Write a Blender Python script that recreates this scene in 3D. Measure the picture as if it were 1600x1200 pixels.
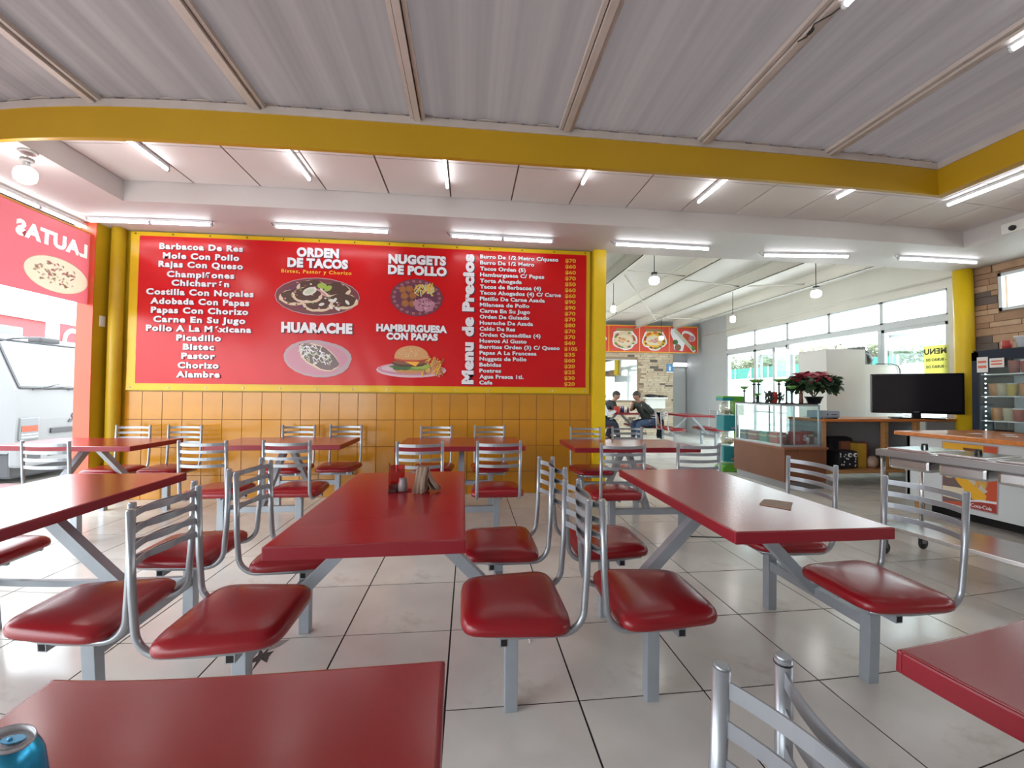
import bpy, bmesh, math, random
from mathutils import Vector, Matrix, noise
random.seed(7)
R = math.radians
PI = math.pi
sc = bpy.context.scene
for o in list(bpy.data.objects):
    bpy.data.objects.remove(o)
C = bpy.data.collections.new('restaurant')
sc.collection.children.link(C)

# ------------------------------------------------------------------ camera
CAMZ = 1.2733875
cam = bpy.data.cameras.new('camera')
camo = bpy.data.objects.new('camera', cam)
C.objects.link(camo)
rx_ = Vector((0.994330850, -0.105974909, 0.008687850))
dn_ = Vector((0.010933365, 0.020626577, -0.999727467))
fw_ = Vector((0.105766827, 0.994154849, 0.021668304))
m = Matrix.Identity(4)
for i in range(3):
    m[i][0] = rx_[i]; m[i][1] = -dn_[i]; m[i][2] = -fw_[i]
m[2][3] = CAMZ
camo.matrix_world = m
cam.sensor_fit = 'HORIZONTAL'
cam.sensor_width = 36.0
cam.sensor_height = 27.0
cam.lens = 14.1
cam.clip_start = 0.02
cam.clip_end = 400
cam.type = 'PANO'                       # a phone's ultrawide: slightly barrel shaped at the corners
cc = cam
cc.panorama_type = 'FISHEYE_LENS_POLYNOMIAL'
cc.fisheye_fov = R(150)
cc.fisheye_polynomial_k0 = 0.0
cc.fisheye_polynomial_k1 = -0.07230854894849706
cc.fisheye_polynomial_k2 = 0.0004672581911695496
cc.fisheye_polynomial_k3 = 8.519314321773446e-05
cc.fisheye_polynomial_k4 = -2.548444451507502e-06
sc.camera = camo

# ------------------------------------------------------------------ world and exposure
w = bpy.data.worlds.new('overcast'); sc.world = w; w.use_nodes = True
nt = w.node_tree
bg = nt.nodes['Background']
tc = nt.nodes.new('ShaderNodeTexCoord'); sx = nt.nodes.new('ShaderNodeSeparateXYZ')
cr = nt.nodes.new('ShaderNodeValToRGB')
cr.color_ramp.elements[0].position = 0.45; cr.color_ramp.elements[0].color = (0.55, 0.56, 0.57, 1)
cr.color_ramp.elements[1].position = 0.60; cr.color_ramp.elements[1].color = (0.88, 0.95, 1.0, 1)
mp = nt.nodes.new('ShaderNodeMapRange'); mp.inputs[1].default_value = -1; mp.inputs[2].default_value = 1
nt.links.new(tc.outputs['Generated'], sx.inputs[0]); nt.links.new(sx.outputs['Z'], mp.inputs[0])
nt.links.new(mp.outputs[0], cr.inputs[0]); nt.links.new(cr.outputs[0], bg.inputs['Color'])
bg.inputs['Strength'].default_value = 6.0
sc.view_settings.view_transform = 'Standard'
sc.view_settings.look = 'None'
sc.view_settings.exposure = 0.5
sc.view_settings.gamma = 1
sc.view_settings.use_curve_mapping = False

# ------------------------------------------------------------------ materials
MT = {}
def mat(name, col, rough=0.5, metal=0.0, spec=0.5, var=0.0, vscale=3.0, bump=0.0, bscale=40.0, coat=0.0, rnd=0.0, emis=0.0, dirt=None, stretch=None):
    if name in MT: return MT[name]
    m = bpy.data.materials.new(name); m.use_nodes = True
    n = m.node_tree; b = n.nodes['Principled BSDF']
    b.inputs['Base Color'].default_value = (*col, 1)
    b.inputs['Roughness'].default_value = rough
    b.inputs['Metallic'].default_value = metal
    b.inputs['Specular IOR Level'].default_value = spec
    b.inputs['Coat Weight'].default_value = coat
    b.inputs['Coat Roughness'].default_value = 0.12
    if emis:
        b.inputs['Emission Color'].default_value = (*col, 1); b.inputs['Emission Strength'].default_value = emis
    t = n.nodes.new('ShaderNodeTexCoord')
    src = t.outputs['Object']
    if stretch:
        mpn = n.nodes.new('ShaderNodeMapping'); mpn.inputs['Scale'].default_value = stretch
        n.links.new(src, mpn.inputs[0]); src = mpn.outputs[0]
    cur = None
    if var > 0:
        ns = n.nodes.new('ShaderNodeTexNoise'); ns.inputs['Scale'].default_value = vscale; ns.inputs['Detail'].default_value = 5
        n.links.new(src, ns.inputs['Vector'])
        mr = n.nodes.new('ShaderNodeMapRange'); mr.inputs[1].default_value = 0.3; mr.inputs[2].default_value = 0.7
        mr.inputs[3].default_value = 1 - var; mr.inputs[4].default_value = 1 + var
        n.links.new(ns.outputs[0], mr.inputs[0])
        mx = n.nodes.new('ShaderNodeVectorMath'); mx.operation = 'SCALE'
        mx.inputs[0].default_value = col
        n.links.new(mr.outputs[0], mx.inputs['Scale']); cur = mx.outputs[0]
    if rnd > 0:
        oi = n.nodes.new('ShaderNodeObjectInfo')
        mr = n.nodes.new('ShaderNodeMapRange'); mr.inputs[3].default_value = 1 - rnd; mr.inputs[4].default_value = 1 + rnd
        n.links.new(oi.outputs['Random'], mr.inputs[0])
        mx = n.nodes.new('ShaderNodeVectorMath'); mx.operation = 'SCALE'; mx.inputs[0].default_value = col
        if cur: n.links.new(cur, mx.inputs[0])
        n.links.new(mr.outputs[0], mx.inputs['Scale']); cur = mx.outputs[0]
    if dirt:   # dirt = (colour, scale, threshold)
        ns = n.nodes.new('ShaderNodeTexNoise'); ns.inputs['Scale'].default_value = dirt[1]; ns.inputs['Detail'].default_value = 8; ns.inputs['Roughness'].default_value = 0.65
        n.links.new(src, ns.inputs['Vector'])
        rp = n.nodes.new('ShaderNodeMapRange'); rp.inputs[1].default_value = dirt[2]; rp.inputs[2].default_value = dirt[2] + 0.12
        n.links.new(ns.outputs[0], rp.inputs[0])
        mi = n.nodes.new('ShaderNodeMix'); mi.data_type = 'RGBA'
        n.links.new(rp.outputs[0], mi.inputs['Factor'])
        mi.inputs['A'].default_value = (*col, 1)
        if cur: n.links.new(cur, mi.inputs['A'])
        mi.inputs['B'].default_value = (*dirt[0], 1); cur = mi.outputs['Result']
    if cur: n.links.new(cur, b.inputs['Base Color'])
    if bump > 0:
        ns = n.nodes.new('ShaderNodeTexNoise'); ns.inputs['Scale'].default_value = bscale; ns.inputs['Detail'].default_value = 3
        n.links.new(src, ns.inputs['Vector'])
        bp = n.nodes.new('ShaderNodeBump'); bp.inputs['Strength'].default_value = bump; bp.inputs['Distance'].default_value = 0.01
        n.links.new(ns.outputs[0], bp.inputs['Height']); n.links.new(bp.outputs[0], b.inputs['Normal'])
    MT[name] = m
    return m
def glassy(name, tint, fac, rough=0.02):
    if name in MT: return MT[name]
    m = bpy.data.materials.new(name); m.use_nodes = True; n = m.node_tree
    n.nodes.clear()
    o = n.nodes.new('ShaderNodeOutputMaterial'); t = n.nodes.new('ShaderNodeBsdfTransparent'); g = n.nodes.new('ShaderNodeBsdfGlossy')
    x = n.nodes.new('ShaderNodeMixShader'); x.inputs[0].default_value = fac
    t.inputs[0].default_value = (*tint, 1); g.inputs['Roughness'].default_value = rough; g.inputs[0].default_value = (1, 1, 1, 1)
    n.links.new(t.outputs[0], x.inputs[1]); n.links.new(g.outputs[0], x.inputs[2]); n.links.new(x.outputs[0], o.inputs[0])
    MT[name] = m
    return m
def translucent(name, col, fac, tcol=None, spec=0.0):
    if name in MT: return MT[name]
    m = bpy.data.materials.new(name); m.use_nodes = True; n = m.node_tree; n.nodes.clear()
    o = n.nodes.new('ShaderNodeOutputMaterial'); t = n.nodes.new('ShaderNodeBsdfTranslucent'); g = n.nodes.new('ShaderNodeBsdfPrincipled')
    g.inputs['Base Color'].default_value = (*col, 1); g.inputs['Roughness'].default_value = 0.45
    x = n.nodes.new('ShaderNodeMixShader'); x.inputs[0].default_value = fac
    t.inputs[0].default_value = (*(tcol or col), 1)
    n.links.new(g.outputs[0], x.inputs[1]); n.links.new(t.outputs[0], x.inputs[2]); n.links.new(x.outputs[0], o.inputs[0])
    MT[name] = m
    return m

RED = mat('red_laminate', (0.270, 0.0115, 0.0165), 0.21, spec=0.65, var=0.05, vscale=2)
REDEDGE = mat('red_edge', (0.235, 0.010, 0.020), 0.32, spec=0.4)
VINYL = mat('red_vinyl', (0.260, 0.008, 0.013), 0.26, spec=0.45, bump=0.10, bscale=9, var=0.06, vscale=4)
SILVER = mat('silver_paint', (0.34, 0.36, 0.385), 0.30, metal=0.6, spec=0.5, var=0.06, vscale=9, dirt=((0.10, 0.085, 0.075), 38, 0.71))
SILVERG = mat('grey_silver_paint', (0.33, 0.365, 0.40), 0.40, metal=0.25, var=0.08, vscale=6, dirt=((0.10, 0.09, 0.085), 14, 0.72))
BLACK = mat('black_plastic', (0.012, 0.012, 0.013), 0.4)
DARKHOLE = mat('dark_inside', (0.015, 0.012, 0.012), 0.9)
TILE = mat('floor_tile', (0.70, 0.685, 0.64), 0.18, spec=0.5, var=0.10, vscale=2.2, rnd=0.035, dirt=((0.56, 0.52, 0.46), 1.7, 0.58))
GROUT = mat('dark_grout', (0.015, 0.012, 0.011), 0.9)
OTILE = mat('orange_tile', (0.50, 0.215, 0.014), 0.16, spec=0.5, var=0.08, vscale=5, rnd=0.06)
OGROUT = mat('brown_grout', (0.13, 0.055, 0.02), 0.8)
YEL = mat('yellow_paint', (0.50, 0.32, 0.010), 0.42, var=0.07, vscale=2.2, bump=0.05, bscale=12)
YEL2 = mat('yellow_beam_paint', (0.47, 0.265, 0.002), 0.5, var=0.04, vscale=1.5)
ORG = mat('orange_red_paint', (0.62, 0.085, 0.035), 0.45, var=0.05)
WHITE = mat('white_paint', (0.57, 0.53, 0.52), 0.55, var=0.03, vscale=1.2)
WHITE2 = mat('clean_white_paint', (0.74, 0.73, 0.70), 0.5, var=0.03, vscale=1.5)
CREAM = mat('cream_paint', (0.69, 0.67, 0.61), 0.5, var=0.04, vscale=1.5, dirt=((0.42, 0.38, 0.32), 1.6, 0.70))
PANEL = mat('ceiling_panel', (0.74, 0.68, 0.66), 0.6, var=0.02, bump=0.05, bscale=60, rnd=0.02)
PGAP = mat('panel_gap', (0.16, 0.11, 0.085), 0.8)
BATTEN = mat('dirty_white_batten', (0.50, 0.43, 0.39), 0.55, var=0.10, vscale=4, dirt=((0.10, 0.065, 0.05), 16, 0.66))
GREY = mat('grey_wall_paint', (0.50, 0.52, 0.53), 0.55, var=0.03)
ALU = mat('white_aluminium', (0.60, 0.64, 0.66), 0.4)
STEEL = mat('stainless_steel', (0.62, 0.62, 0.62), 0.22, metal=1.0, var=0.05, vscale=4)
STEELD = mat('brushed_steel', (0.27, 0.265, 0.27), 0.38, metal=0.9)
TUBE = mat('lit_tube', (0.93, 0.97, 1.0), 0.4, emis=10)
BULB = mat('lit_bulb', (1.0, 0.985, 0.96), 0.4, emis=26)
LAMPW = mat('lamp_white_plastic', (0.72, 0.74, 0.77), 0.35)
GLASS = glassy('window_glass', (0.93, 0.98, 0.97), 0.05)
CGLASS = glassy('case_glass', (0.86, 0.95, 0.95), 0.10)
WOOD = mat('orange_varnished_wood', (0.60, 0.19, 0.045), 0.28, var=0.18, vscale=3, stretch=(1, 8, 8), coat=0.2)
WOOD2 = mat('pine_wood', (0.48, 0.24, 0.09), 0.45, var=0.15, vscale=3, stretch=(1, 8, 8))
BROWN = mat('brown_board', (0.20, 0.070, 0.030), 0.45, var=0.06)
KRAFT = mat('kraft_paper', (0.29, 0.20, 0.145), 0.75, var=0.10, vscale=30, bump=0.2, bscale=50)
FRIDGE = mat('dark_blue_enamel', (0.012, 0.018, 0.036), 0.42, spec=.3)

# ------------------------------------------------------------------ mesh building
class MB:
    def __init__(s): s.v = []; s.f = []; s.mi = []; s.sm = []
    def add(s, vs, fs, mi=0, smooth=False):
        b = len(s.v); s.v += [tuple(v) for v in vs]
        for f in fs:
            s.f.append([b + i for i in f]); s.mi.append(mi); s.sm.append(smooth)
        return s
    def box(s, lo, hi, mi=0, M=None):
        x0, y0, z0 = lo; x1, y1, z1 = hi
        vs = [Vector(p) for p in ((x0,y0,z0),(x1,y0,z0),(x1,y1,z0),(x0,y1,z0),(x0,y0,z1),(x1,y0,z1),(x1,y1,z1),(x0,y1,z1))]
        if M: vs = [M @ v for v in vs]
        return s.add(vs, [(0,3,2,1),(4,5,6,7),(0,1,5,4),(1,2,6,5),(2,3,7,6),(3,0,4,7)], mi)
    def rbox(s, lo, hi, b=0.01, mi=0, M=None):
        """box with chamfered edges"""
        bm = bmesh.new(); bmesh.ops.create_cube(bm, size=1)
        for v in bm.verts:
            v.co = Vector([(lo[i] + hi[i]) / 2 + v.co[i] * (hi[i] - lo[i]) for i in range(3)])
        b = min(b, 0.45 * min(hi[i] - lo[i] for i in range(3)))
        bmesh.ops.bevel(bm, geom=bm.edges[:], offset=b, segments=2, affect='EDGES', profile=0.6)
        bm.verts.index_update()
        vs = [M @ v.co if M else v.co.copy() for v in bm.verts]
        s.add(vs, [[v.index for v in f.verts] for f in bm.faces], mi)
        bm.free(); return s
    def tube(s, pts, r, n=10, mi=0, cap=True, radii=None):
        pts = [Vector(p) for p in pts]; N = len(pts); rings = []
        T = [(pts[min(i+1, N-1)] - pts[max(i-1, 0)]).normalized() for i in range(N)]
        u = T[0].orthogonal().normalized()
        for i in range(N):
            u = (u - T[i] * u.dot(T[i]))
            u = u.normalized() if u.length > 1e-6 else T[i].orthogonal().normalized()
            v = T[i].cross(u); rr = radii[i] if radii else r
            rings.append([pts[i] + u * (math.cos(2*PI*k/n) * rr) + v * (math.sin(2*PI*k/n) * rr) for k in range(n)])
        vs = [p for rg in rings for p in rg]; fs = []
        for i in range(N-1):
            for k in range(n):
                a = i*n + k; b = i*n + (k+1) % n
                fs.append((a, b, b+n, a+n))
        s.add(vs, fs, mi, True)
        if cap:
            s.add(rings[0], [list(range(n))[::-1]], mi); s.add(rings[-1], [list(range(n))], mi)
        return s
    def bar(s, a, b, w, h, mi=0, up=(0,0,1)):
        a = Vector(a); b = Vector(b); t = (b-a).normalized(); u = Vector(up)
        x = t.cross(u)
        if x.length < 1e-5: x = t.cross(Vector((0,1,0)))
        x.normalize(); z = x.cross(t).normalized()
        vs = [p + x*(sx*w/2) + z*(sz*h/2) for p in (a, b) for sx, sz in ((-1,-1),(1,-1),(1,1),(-1,1))]
        return s.add(vs, [(0,1,2,3),(7,6,5,4),(0,4,5,1),(1,5,6,2),(2,6,7,3),(3,7,4,0)], mi)
    def ribbon(s, pts, nrm, w, t, mi=0):
        """flat bar swept along pts; w along nrm direction, t thickness"""
        pts = [Vector(p) for p in pts]; N = len(pts); nr = Vector(nrm).normalized(); vs = []; fs = []
        for i in range(N):
            T = (pts[min(i+1,N-1)] - pts[max(i-1,0)]).normalized(); q = T.cross(nr).normalized()
            vs += [pts[i] + nr*(a*w/2) + q*(b*t/2) for a, b in ((-1,-1),(1,-1),(1,1),(-1,1))]
        for i in range(N-1):
            for k in range(4):
                a = i*4+k; b = i*4+(k+1) % 4; fs.append((a, b, b+4, a+4))
        fs += [(3,2,1,0), tuple((N-1)*4+k for k in range(4))]
        return s.add(vs, fs, mi)
    def lathe(s, prof, c=(0,0,0), n=20, mi=0, M=None, smooth=True, cap=True):
        vs = []; fs = []
        for r, z in prof:
            for k in range(n):
                p = Vector((c[0] + r*math.cos(2*PI*k/n), c[1] + r*math.sin(2*PI*k/n), c[2] + z)); vs.append(M @ p if M else p)
        for i in range(len(prof)-1):
            for k in range(n):
                a = i*n+k; b = i*n+(k+1) % n; fs.append((a, b, b+n, a+n))
        s.add(vs, fs, mi, smooth)
        if not cap: return s
        b0 = vs[:n]; b1 = vs[-n:]
        if prof[0][0] > 1e-4: s.add(b0, [list(range(n))[::-1]], mi)
        if prof[-1][0] > 1e-4: s.add(b1, [list(range(n))], mi)
        return s
    def prism(s, poly, axis, a, b, mi=0, M=None):
        """extrude a 2-d polygon; axis 'y': poly is (x,z)"""
        def P(p, t): return Vector((p[0], t, p[1])) if axis == 'y' else Vector((t, p[0], p[1])) if axis == 'x' else Vector((p[0], p[1], t))
        n = len(poly); vs = [P(p, a) for p in poly] + [P(p, b) for p in poly]
        if M: vs = [M @ v for v in vs]
        return s.add(vs, [list(range(n)), list(range(2*n-1, n-1, -1))] + [(i, i+n, (i+1) % n + n, (i+1) % n) for i in range(n)], mi)
    def ball(s, c, rx, ry=None, rz=None, n=12, k=8, mi=0, fn=None):
        ry = ry or rx; rz = rz or rx; vs = []; fs = []
        for i in range(k+1):
            th = PI*i/k
            for j in range(n):
                ph = 2*PI*j/n; d = Vector((math.sin(th)*math.cos(ph), math.sin(th)*math.sin(ph), math.cos(th)))
                q = fn(d) if fn else 1
                vs.append((c[0]+rx*d.x*q, c[1]+ry*d.y*q, c[2]+rz*d.z*q))
        for i in range(k):
            for j in range(n):
                a = i*n+j; b = i*n+(j+1) % n; fs.append((a, a+n, b+n, b))
        return s.add(vs, fs, mi, True)
    def mesh(s, name, mats):
        me = bpy.data.meshes.new(name); me.from_pydata(s.v, [], s.f)
        if not isinstance(mats, (list, tuple)): mats = [mats]
        for m_ in mats: me.materials.append(m_)
        me.polygons.foreach_set('material_index', s.mi); me.polygons.foreach_set('use_smooth', s.sm)
        bm = bmesh.new(); bm.from_mesh(me); bmesh.ops.remove_doubles(bm, verts=bm.verts, dist=1e-6)
        bmesh.ops.recalc_face_normals(bm, faces=bm.faces); bm.to_mesh(me); bm.free()
        me.update(); return me
    def build(s, name, mats, parent=None, loc=(0,0,0), rot=(0,0,0)):
        return inst(s.mesh(name, mats), name, parent, loc, rot)
def inst(me, name, parent=None, loc=(0,0,0), rot=(0,0,0)):
    o = bpy.data.objects.new(name, me); C.objects.link(o); o.location = loc; o.rotation_euler = rot
    if parent: o.parent = parent
    return o
def tag(o, label=None, cat=None, group=None, kind=None):
    if label: o['label'] = label
    if cat: o['category'] = cat
    if group: o['group'] = group
    if kind: o['kind'] = kind
    return o
def empty(name, label, cat, loc=(0,0,0), rotz=0, group=None):
    o = bpy.data.objects.new(name, None); C.objects.link(o); o.empty_display_size = 0.1
    o.location = loc; o.rotation_euler = (0,0,rotz)
    return tag(o, label, cat, group)
def struct(o, label=None):
    o['kind'] = 'structure'
    if label: o['label'] = label
    return o
def bx(lo, hi): return MB().box(lo, hi)
def copy_tree(o, parent=None):
    c = o.copy(); C.objects.link(c)
    if parent: c.parent = parent
    for ch in list(o.children): copy_tree(ch, c)
    return c
CAMP = Vector((0, 0, CAMZ))

# ================================================================== FLOOR
TS = 0.55; FX = -0.084; FY = 2.199
floor = struct(bx((-4.45, -4.0, -0.12), (7.45, 13.0, -0.003)).build('floor', GROUT), 'grey beige square floor tiles with dark grout')
cells = []
for i in range(-9, 15):
    for j in range(-12, 21):
        x0 = FX + TS*i; y0 = FY + TS*j
        x1 = x0 + TS; y1 = y0 + TS
        x0 = max(x0, -4.44); x1 = min(x1, 7.3); y1 = min(y1, 13.0); y0 = max(y0, -4.0)
        if x1 - x0 < 0.05 or y1 - y0 < 0.05: continue
        cx, cy = (x0+x1)/2, (y0+y1)/2
        if x1 < 1.6 and y0 > 5.1 and cx < 0.9: pass
        d = math.hypot(cx, cy); vis = cy > 0.35 and abs(math.atan2(cx, cy) - 0.106) < 1.0
        cells.append((0 if vis else 1, d, x0, y0, x1, y1))
cells.sort()
ftile = bx((-TS/2+.0042, -TS/2+.0042, -0.003), (TS/2-.0042, TS/2-.0042, 0)).mesh('floor_tile', TILE)
rest = MB(); n_ind = 0
for vis, d, x0, y0, x1, y1 in cells:
    full = abs(x1-x0-TS) < 1e-4 and abs(y1-y0-TS) < 1e-4
    if not vis and n_ind < 290:
        if full: inst(ftile, 'floor_tile', floor, ((x0+x1)/2, (y0+y1)/2, 0))
        else: bx((x0+.0042, y0+.0042, -0.003), (x1-.0042, y1-.0042, 0)).build('floor_tile', TILE, floor)
        n_ind += 1
    else: rest.box((x0+.0042, y0+.0042, -0.003), (x1-.0042, y1-.0042, 0))
tag(rest.build('far_floor_tiles', TILE, floor), kind='stuff')
# broken tile corner
ch = MB(); pts = []
for k in range(13):
    a = 2*PI*k/13; r = 0.045 + 0.028*math.sin(k*2.7)
    pts.append((-0.975 + r*0.75*math.cos(a), 2.055 + r*1.5*math.sin(a)))
ch.prism(pts, 'z', 0.0, 0.0012); ch.build('chipped_patch', mat('exposed_mortar', (0.06, 0.05, 0.045), 0.95, var=.3, vscale=60), floor)
ch = MB(); pts = [(-1.03, 2.17), (-0.90, 2.185), (-0.93, 2.13), (-0.965, 2.10), (-0.99, 2.15)]
ch.prism(pts, 'z', 0.0, 0.0012); ch.build('chipped_patch', mat('pale_chip', (0.30, 0.27, 0.25), 0.9), floor)

# ================================================================== WALL WITH THE MENU BANNER
WY = 5.06
wb = MB().box((-4.14, WY+0.006, 0), (1.72, WY+0.16, 3.5), 0)
wall_back = struct(wb.build('wall_back', YEL), 'yellow wall with a dado of orange tiles under the menu banner')
bx((-3.96, WY+0.001, 0.0), (1.57, WY+0.0065, 1.253)).build('tile_bed', OGROUT, wall_back)
TW = 0.2203; TH = 0.326
zs = [(0, .275), (.275, .601), (.601, .927), (.927, 1.253)]
wt = {}
for k in range(-18, 8):
    x0 = -0.022 + TW*k; x1 = x0 + TW
    x0 = max(x0, -3.96); x1 = min(x1, 1.57)
    if x1 - x0 < 0.02: continue
    for z0, z1 in zs:
        key = (round(x1-x0, 3), round(z1-z0, 3))
        if key not in wt:
            a, b = key
            wt[key] = MB().rbox((-a/2+.0026, -0.002, -b/2+.0026), (a/2-.0026, 0.002, b/2-.0026), 0.0015).mesh('wall_tile', OTILE)
        o = inst(wt[key], 'wall_tile', wall_back, ((x0+x1)/2, WY-0.001, (z0+z1)/2))
        o.rotation_euler = (random.uniform(-.004, .004), 0, random.uniform(-.005, .005))
# post at the wall's free end
struct(bx((1.58, 4.985, 0), (1.74, 5.22, 3.125)).build('trim_1', mat('yellow_post_paint', (0.80, 0.54, 0.008), 0.35, var=.04)), 'bright yellow square post at the end of the tiled wall')
# left corner: pillar, yellow return and round downpipe
pl = MB().box((-4.31, 4.83, 0), (-4.14, 5.22, 3.125), 1)
pl.box((-4.312, 4.826, 0), (-4.139, 4.832, 3.125), 0)
struct(pl.build('trim_2', [ORG, YEL]), 'orange red pillar at the open side, yellow on its inner face')
struct(MB().lathe([(0.068, 0), (0.068, 3.125)], (-4.035, 5.0, 0), 20).build('trim_3', YEL), 'round yellow column in the corner beside the banner')
sw = empty('light_switch', 'white light switch on the yellow pillar face beside the truck opening', 'switch', (-4.138, 4.945, 2.038))
MB().rbox((-0.002, -0.035, -0.06), (0.010, 0.035, 0.06), .004).build('plate', WHITE2, sw)
MB().rbox((0.009, -0.012, -0.022), (0.014, 0.012, 0.022), .002).build('rocker', WHITE2, sw)

# ================================================================== CEILING, SOFFIT, BEAM, ROOF
SZ = 3.125; TZ = 3.33
so = MB()
so.box((-4.6, 4.25, SZ), (7.45, 5.10, SZ+0.30))
so.box((-5.6, 3.21, SZ), (-3.41, 4.25, SZ+0.30))
so.box((6.10, -4.0, SZ), (7.45, 4.25, SZ+0.30))
struct(so.build('ceiling_1', WHITE), 'flat white soffit above the banner carrying the tube lights')
tray = struct(bx((-3.41, 3.20, TZ+0.012), (6.10, 4.25, TZ+0.05)).build('ceiling_2', PGAP), 'recessed strip of pinkish white ceiling panels behind the yellow beam')
xs = [-3.41, -2.745, -2.11, -1.475, -0.85, -0.215, 0.425, 1.06, 1.70, 2.34, 2.97, 3.61, 4.25, 4.885, 5.5, 6.10]
for a, b in zip(xs[:-1], xs[1:]):
    bx((a+.008, 3.602, TZ), (b-.008, 4.243, TZ+.014)).build('ceiling_panel', PANEL, tray)
    bx((a+.008, 3.21, TZ), (b-.008, 3.592, TZ+.014)).build('ceiling_panel', PANEL, tray)
right_tray = struct(bx((4.37, -4.0, TZ+0.012), (6.10, 3.20, TZ+0.05)).build('ceiling_3', PGAP), 'white ceiling panels right of the yellow beam')
for a, b in ((4.373, 4.885), (4.885, 5.5), (5.5, 6.1)):
    yy = 3.205
    while yy > -3.9:
        bx((a+.004, yy-1.21, TZ), (b-.004, yy, TZ+.014)).build('ceiling_panel', PANEL, right_tray); yy -= 1.22
bm_ = MB().box((-6.0, 3.165, SZ), (4.365, 3.205, 3.367), 0).box((4.28, -4.0, SZ), (4.365, 3.165, 3.367), 0)
bm_.box((-6.0, 3.155, 3.367), (4.365, 3.215, 3.425), 1).box((4.27, -4.0, 3.367), (4.365, 3.155, 3.425), 1)
struct(bm_.build('trim_4', [YEL2, BATTEN]), 'deep yellow fascia beam with dirty white flashing on top')
ROOF = translucent('grey_fibreglass', (0.170, 0.138, 0.130), 0.10, (0.22, 0.19, 0.19))
RZ = 3.442
rn = ROOF.node_tree; pb = [n for n in rn.nodes if n.type == 'BSDF_PRINCIPLED'][0]; tl = [n for n in rn.nodes if n.type == 'BSDF_TRANSLUCENT'][0]
tcn = rn.nodes.new('ShaderNodeTexCoord'); mpn = rn.nodes.new('ShaderNodeMapping'); mpn.inputs['Scale'].default_value = (5.5, 0.12, 1)
nsn = rn.nodes.new('ShaderNodeTexNoise'); nsn.inputs['Scale'].default_value = 1.6; nsn.inputs['Detail'].default_value = 2
crn = rn.nodes.new('ShaderNodeValToRGB'); crn.color_ramp.elements[0].position = .34; crn.color_ramp.elements[0].color = (.115, .088, .082, 1); crn.color_ramp.elements[1].position = .66; crn.color_ramp.elements[1].color = (.215, .185, .178, 1)
rn.links.new(tcn.outputs['Object'], mpn.inputs[0]); rn.links.new(mpn.outputs[0], nsn.inputs['Vector']); rn.links.new(nsn.outputs[0], crn.inputs[0]); rn.links.new(crn.outputs[0], pb.inputs['Base Color'])
pb.inputs['Roughness'].default_value = .6; pb.inputs['Specular IOR Level'].default_value = .25
roof = struct(bx((-6.0, 3.16, 3.44), (4.37, 3.25, 3.48)).build('roof', BATTEN), 'corrugated grey fibreglass roof between white battens')
bxs = [-5.19, -4.0, -2.805, -1.615, -0.425, 0.76, 1.955, 3.15, 4.33]
for a, b in zip(bxs[:-1], bxs[1:]):
    g = MB(); nx = 60; vs = []; fs = []
    for iy, y in enumerate((3.22, 1.2, -1.2, -4.0)):
        for ix in range(nx+1):
            x = a + (b-a)*ix/nx
            vs.append((x, y, RZ + 0.007*math.sin((x-a)/(b-a)*2*PI*5) + 0.004*math.sin(x*11+iy)))
    for iy in range(3):
        for ix in range(nx): fs.append((iy*(nx+1)+ix, iy*(nx+1)+ix+1, (iy+1)*(nx+1)+ix+1, (iy+1)*(nx+1)+ix))
    g.add(vs, fs, 0, True); g.build('roof_sheet', ROOF, roof)
for x in bxs[1:]:
    if x > 4.2: continue
    q = MB()
    q.box((x-.022, -4, 3.385), (x+.022, 3.17, 3.425), 0)
    q.box((x-.056, -4, 3.405), (x-.030, 3.17, 3.44), 0).box((x+.030, -4, 3.405), (x+.056, 3.17, 3.44), 0)
    q.box((x-.035, -4, 3.422), (x+.035, 3.17, 3.438), 1)
    q.build('batten', [BATTEN, DARKHOLE], roof)

# ================================================================== BACK ROOM SHELL
bw = MB()
bw.box((7.3, 5.0, 0), (7.45, 5.33, 3.3)); bw.box((7.3, 5.33, 2.95), (7.45, 10.75, 3.6)); bw.box((7.3, 10.75, 0), (7.45, 13.0, 3.6), 1)
bw.box((7.3, 5.33, 2.44), (7.42, 10.75, 2.535), 2)
wall_right = struct(bw.build('wall_right', [CREAM, GREY, ALU]), 'wall of the back room with the long row of white framed windows')
struct(bx((0.0, 12.9, 0), (7.45, 13.05, 3.6)).build('wall_far', GREY), 'plain grey wall at the end of the corridor')
struct(MB().box((1.60, 5.22, 0), (1.72, 12.05, .5)).box((1.60, 5.22, 3.1), (1.72, 12.05, 3.6)).box((1.60, 5.22, .5), (1.72, 5.9, 3.1)).box((1.60, 5.9, .5), (1.72, 9.0, 3.1)).box((1.60, 11.6, .5), (1.72, 12.05, 3.1)).build('wall_left', CREAM), 'cream back room wall hidden behind the yellow post, opening added for daylight')  # unseen opening added in this wall so daylight brightens the back room
struct(bx((1.6, 5.08, 3.56), (7.45, 13.0, 3.62)).build('ceiling_4', mat('back_room_ceiling', (0.72, 0.71, 0.68), 0.5, var=.02)), 'off white ceiling sheets of the back room')
roomc = tag(bx((1.6, 5.1, 3.425), (7.3, 5.13, 3.56)).build('trim_9', CREAM), kind='structure')
for k, x in enumerate((1.45+.9, 2.57+.0, 3.78, 5.15, 6.35)):
    if k == 0: continue
    q = MB(); y0, y1 = 5.12, 12.0
    q.box((x-.004, y0, 3.30), (x+.004, y1, 3.56)).box((x-.06, y0, 3.30), (x, y1, 3.312)).box((x-.06, y0, 3.545), (x, y1, 3.559))
    q.box((x-.06, y0, 3.30), (x-.052, y1, 3.325))
    struct(q.build('beam', CREAM), 'long cream steel channel under the back room ceiling')
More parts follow.
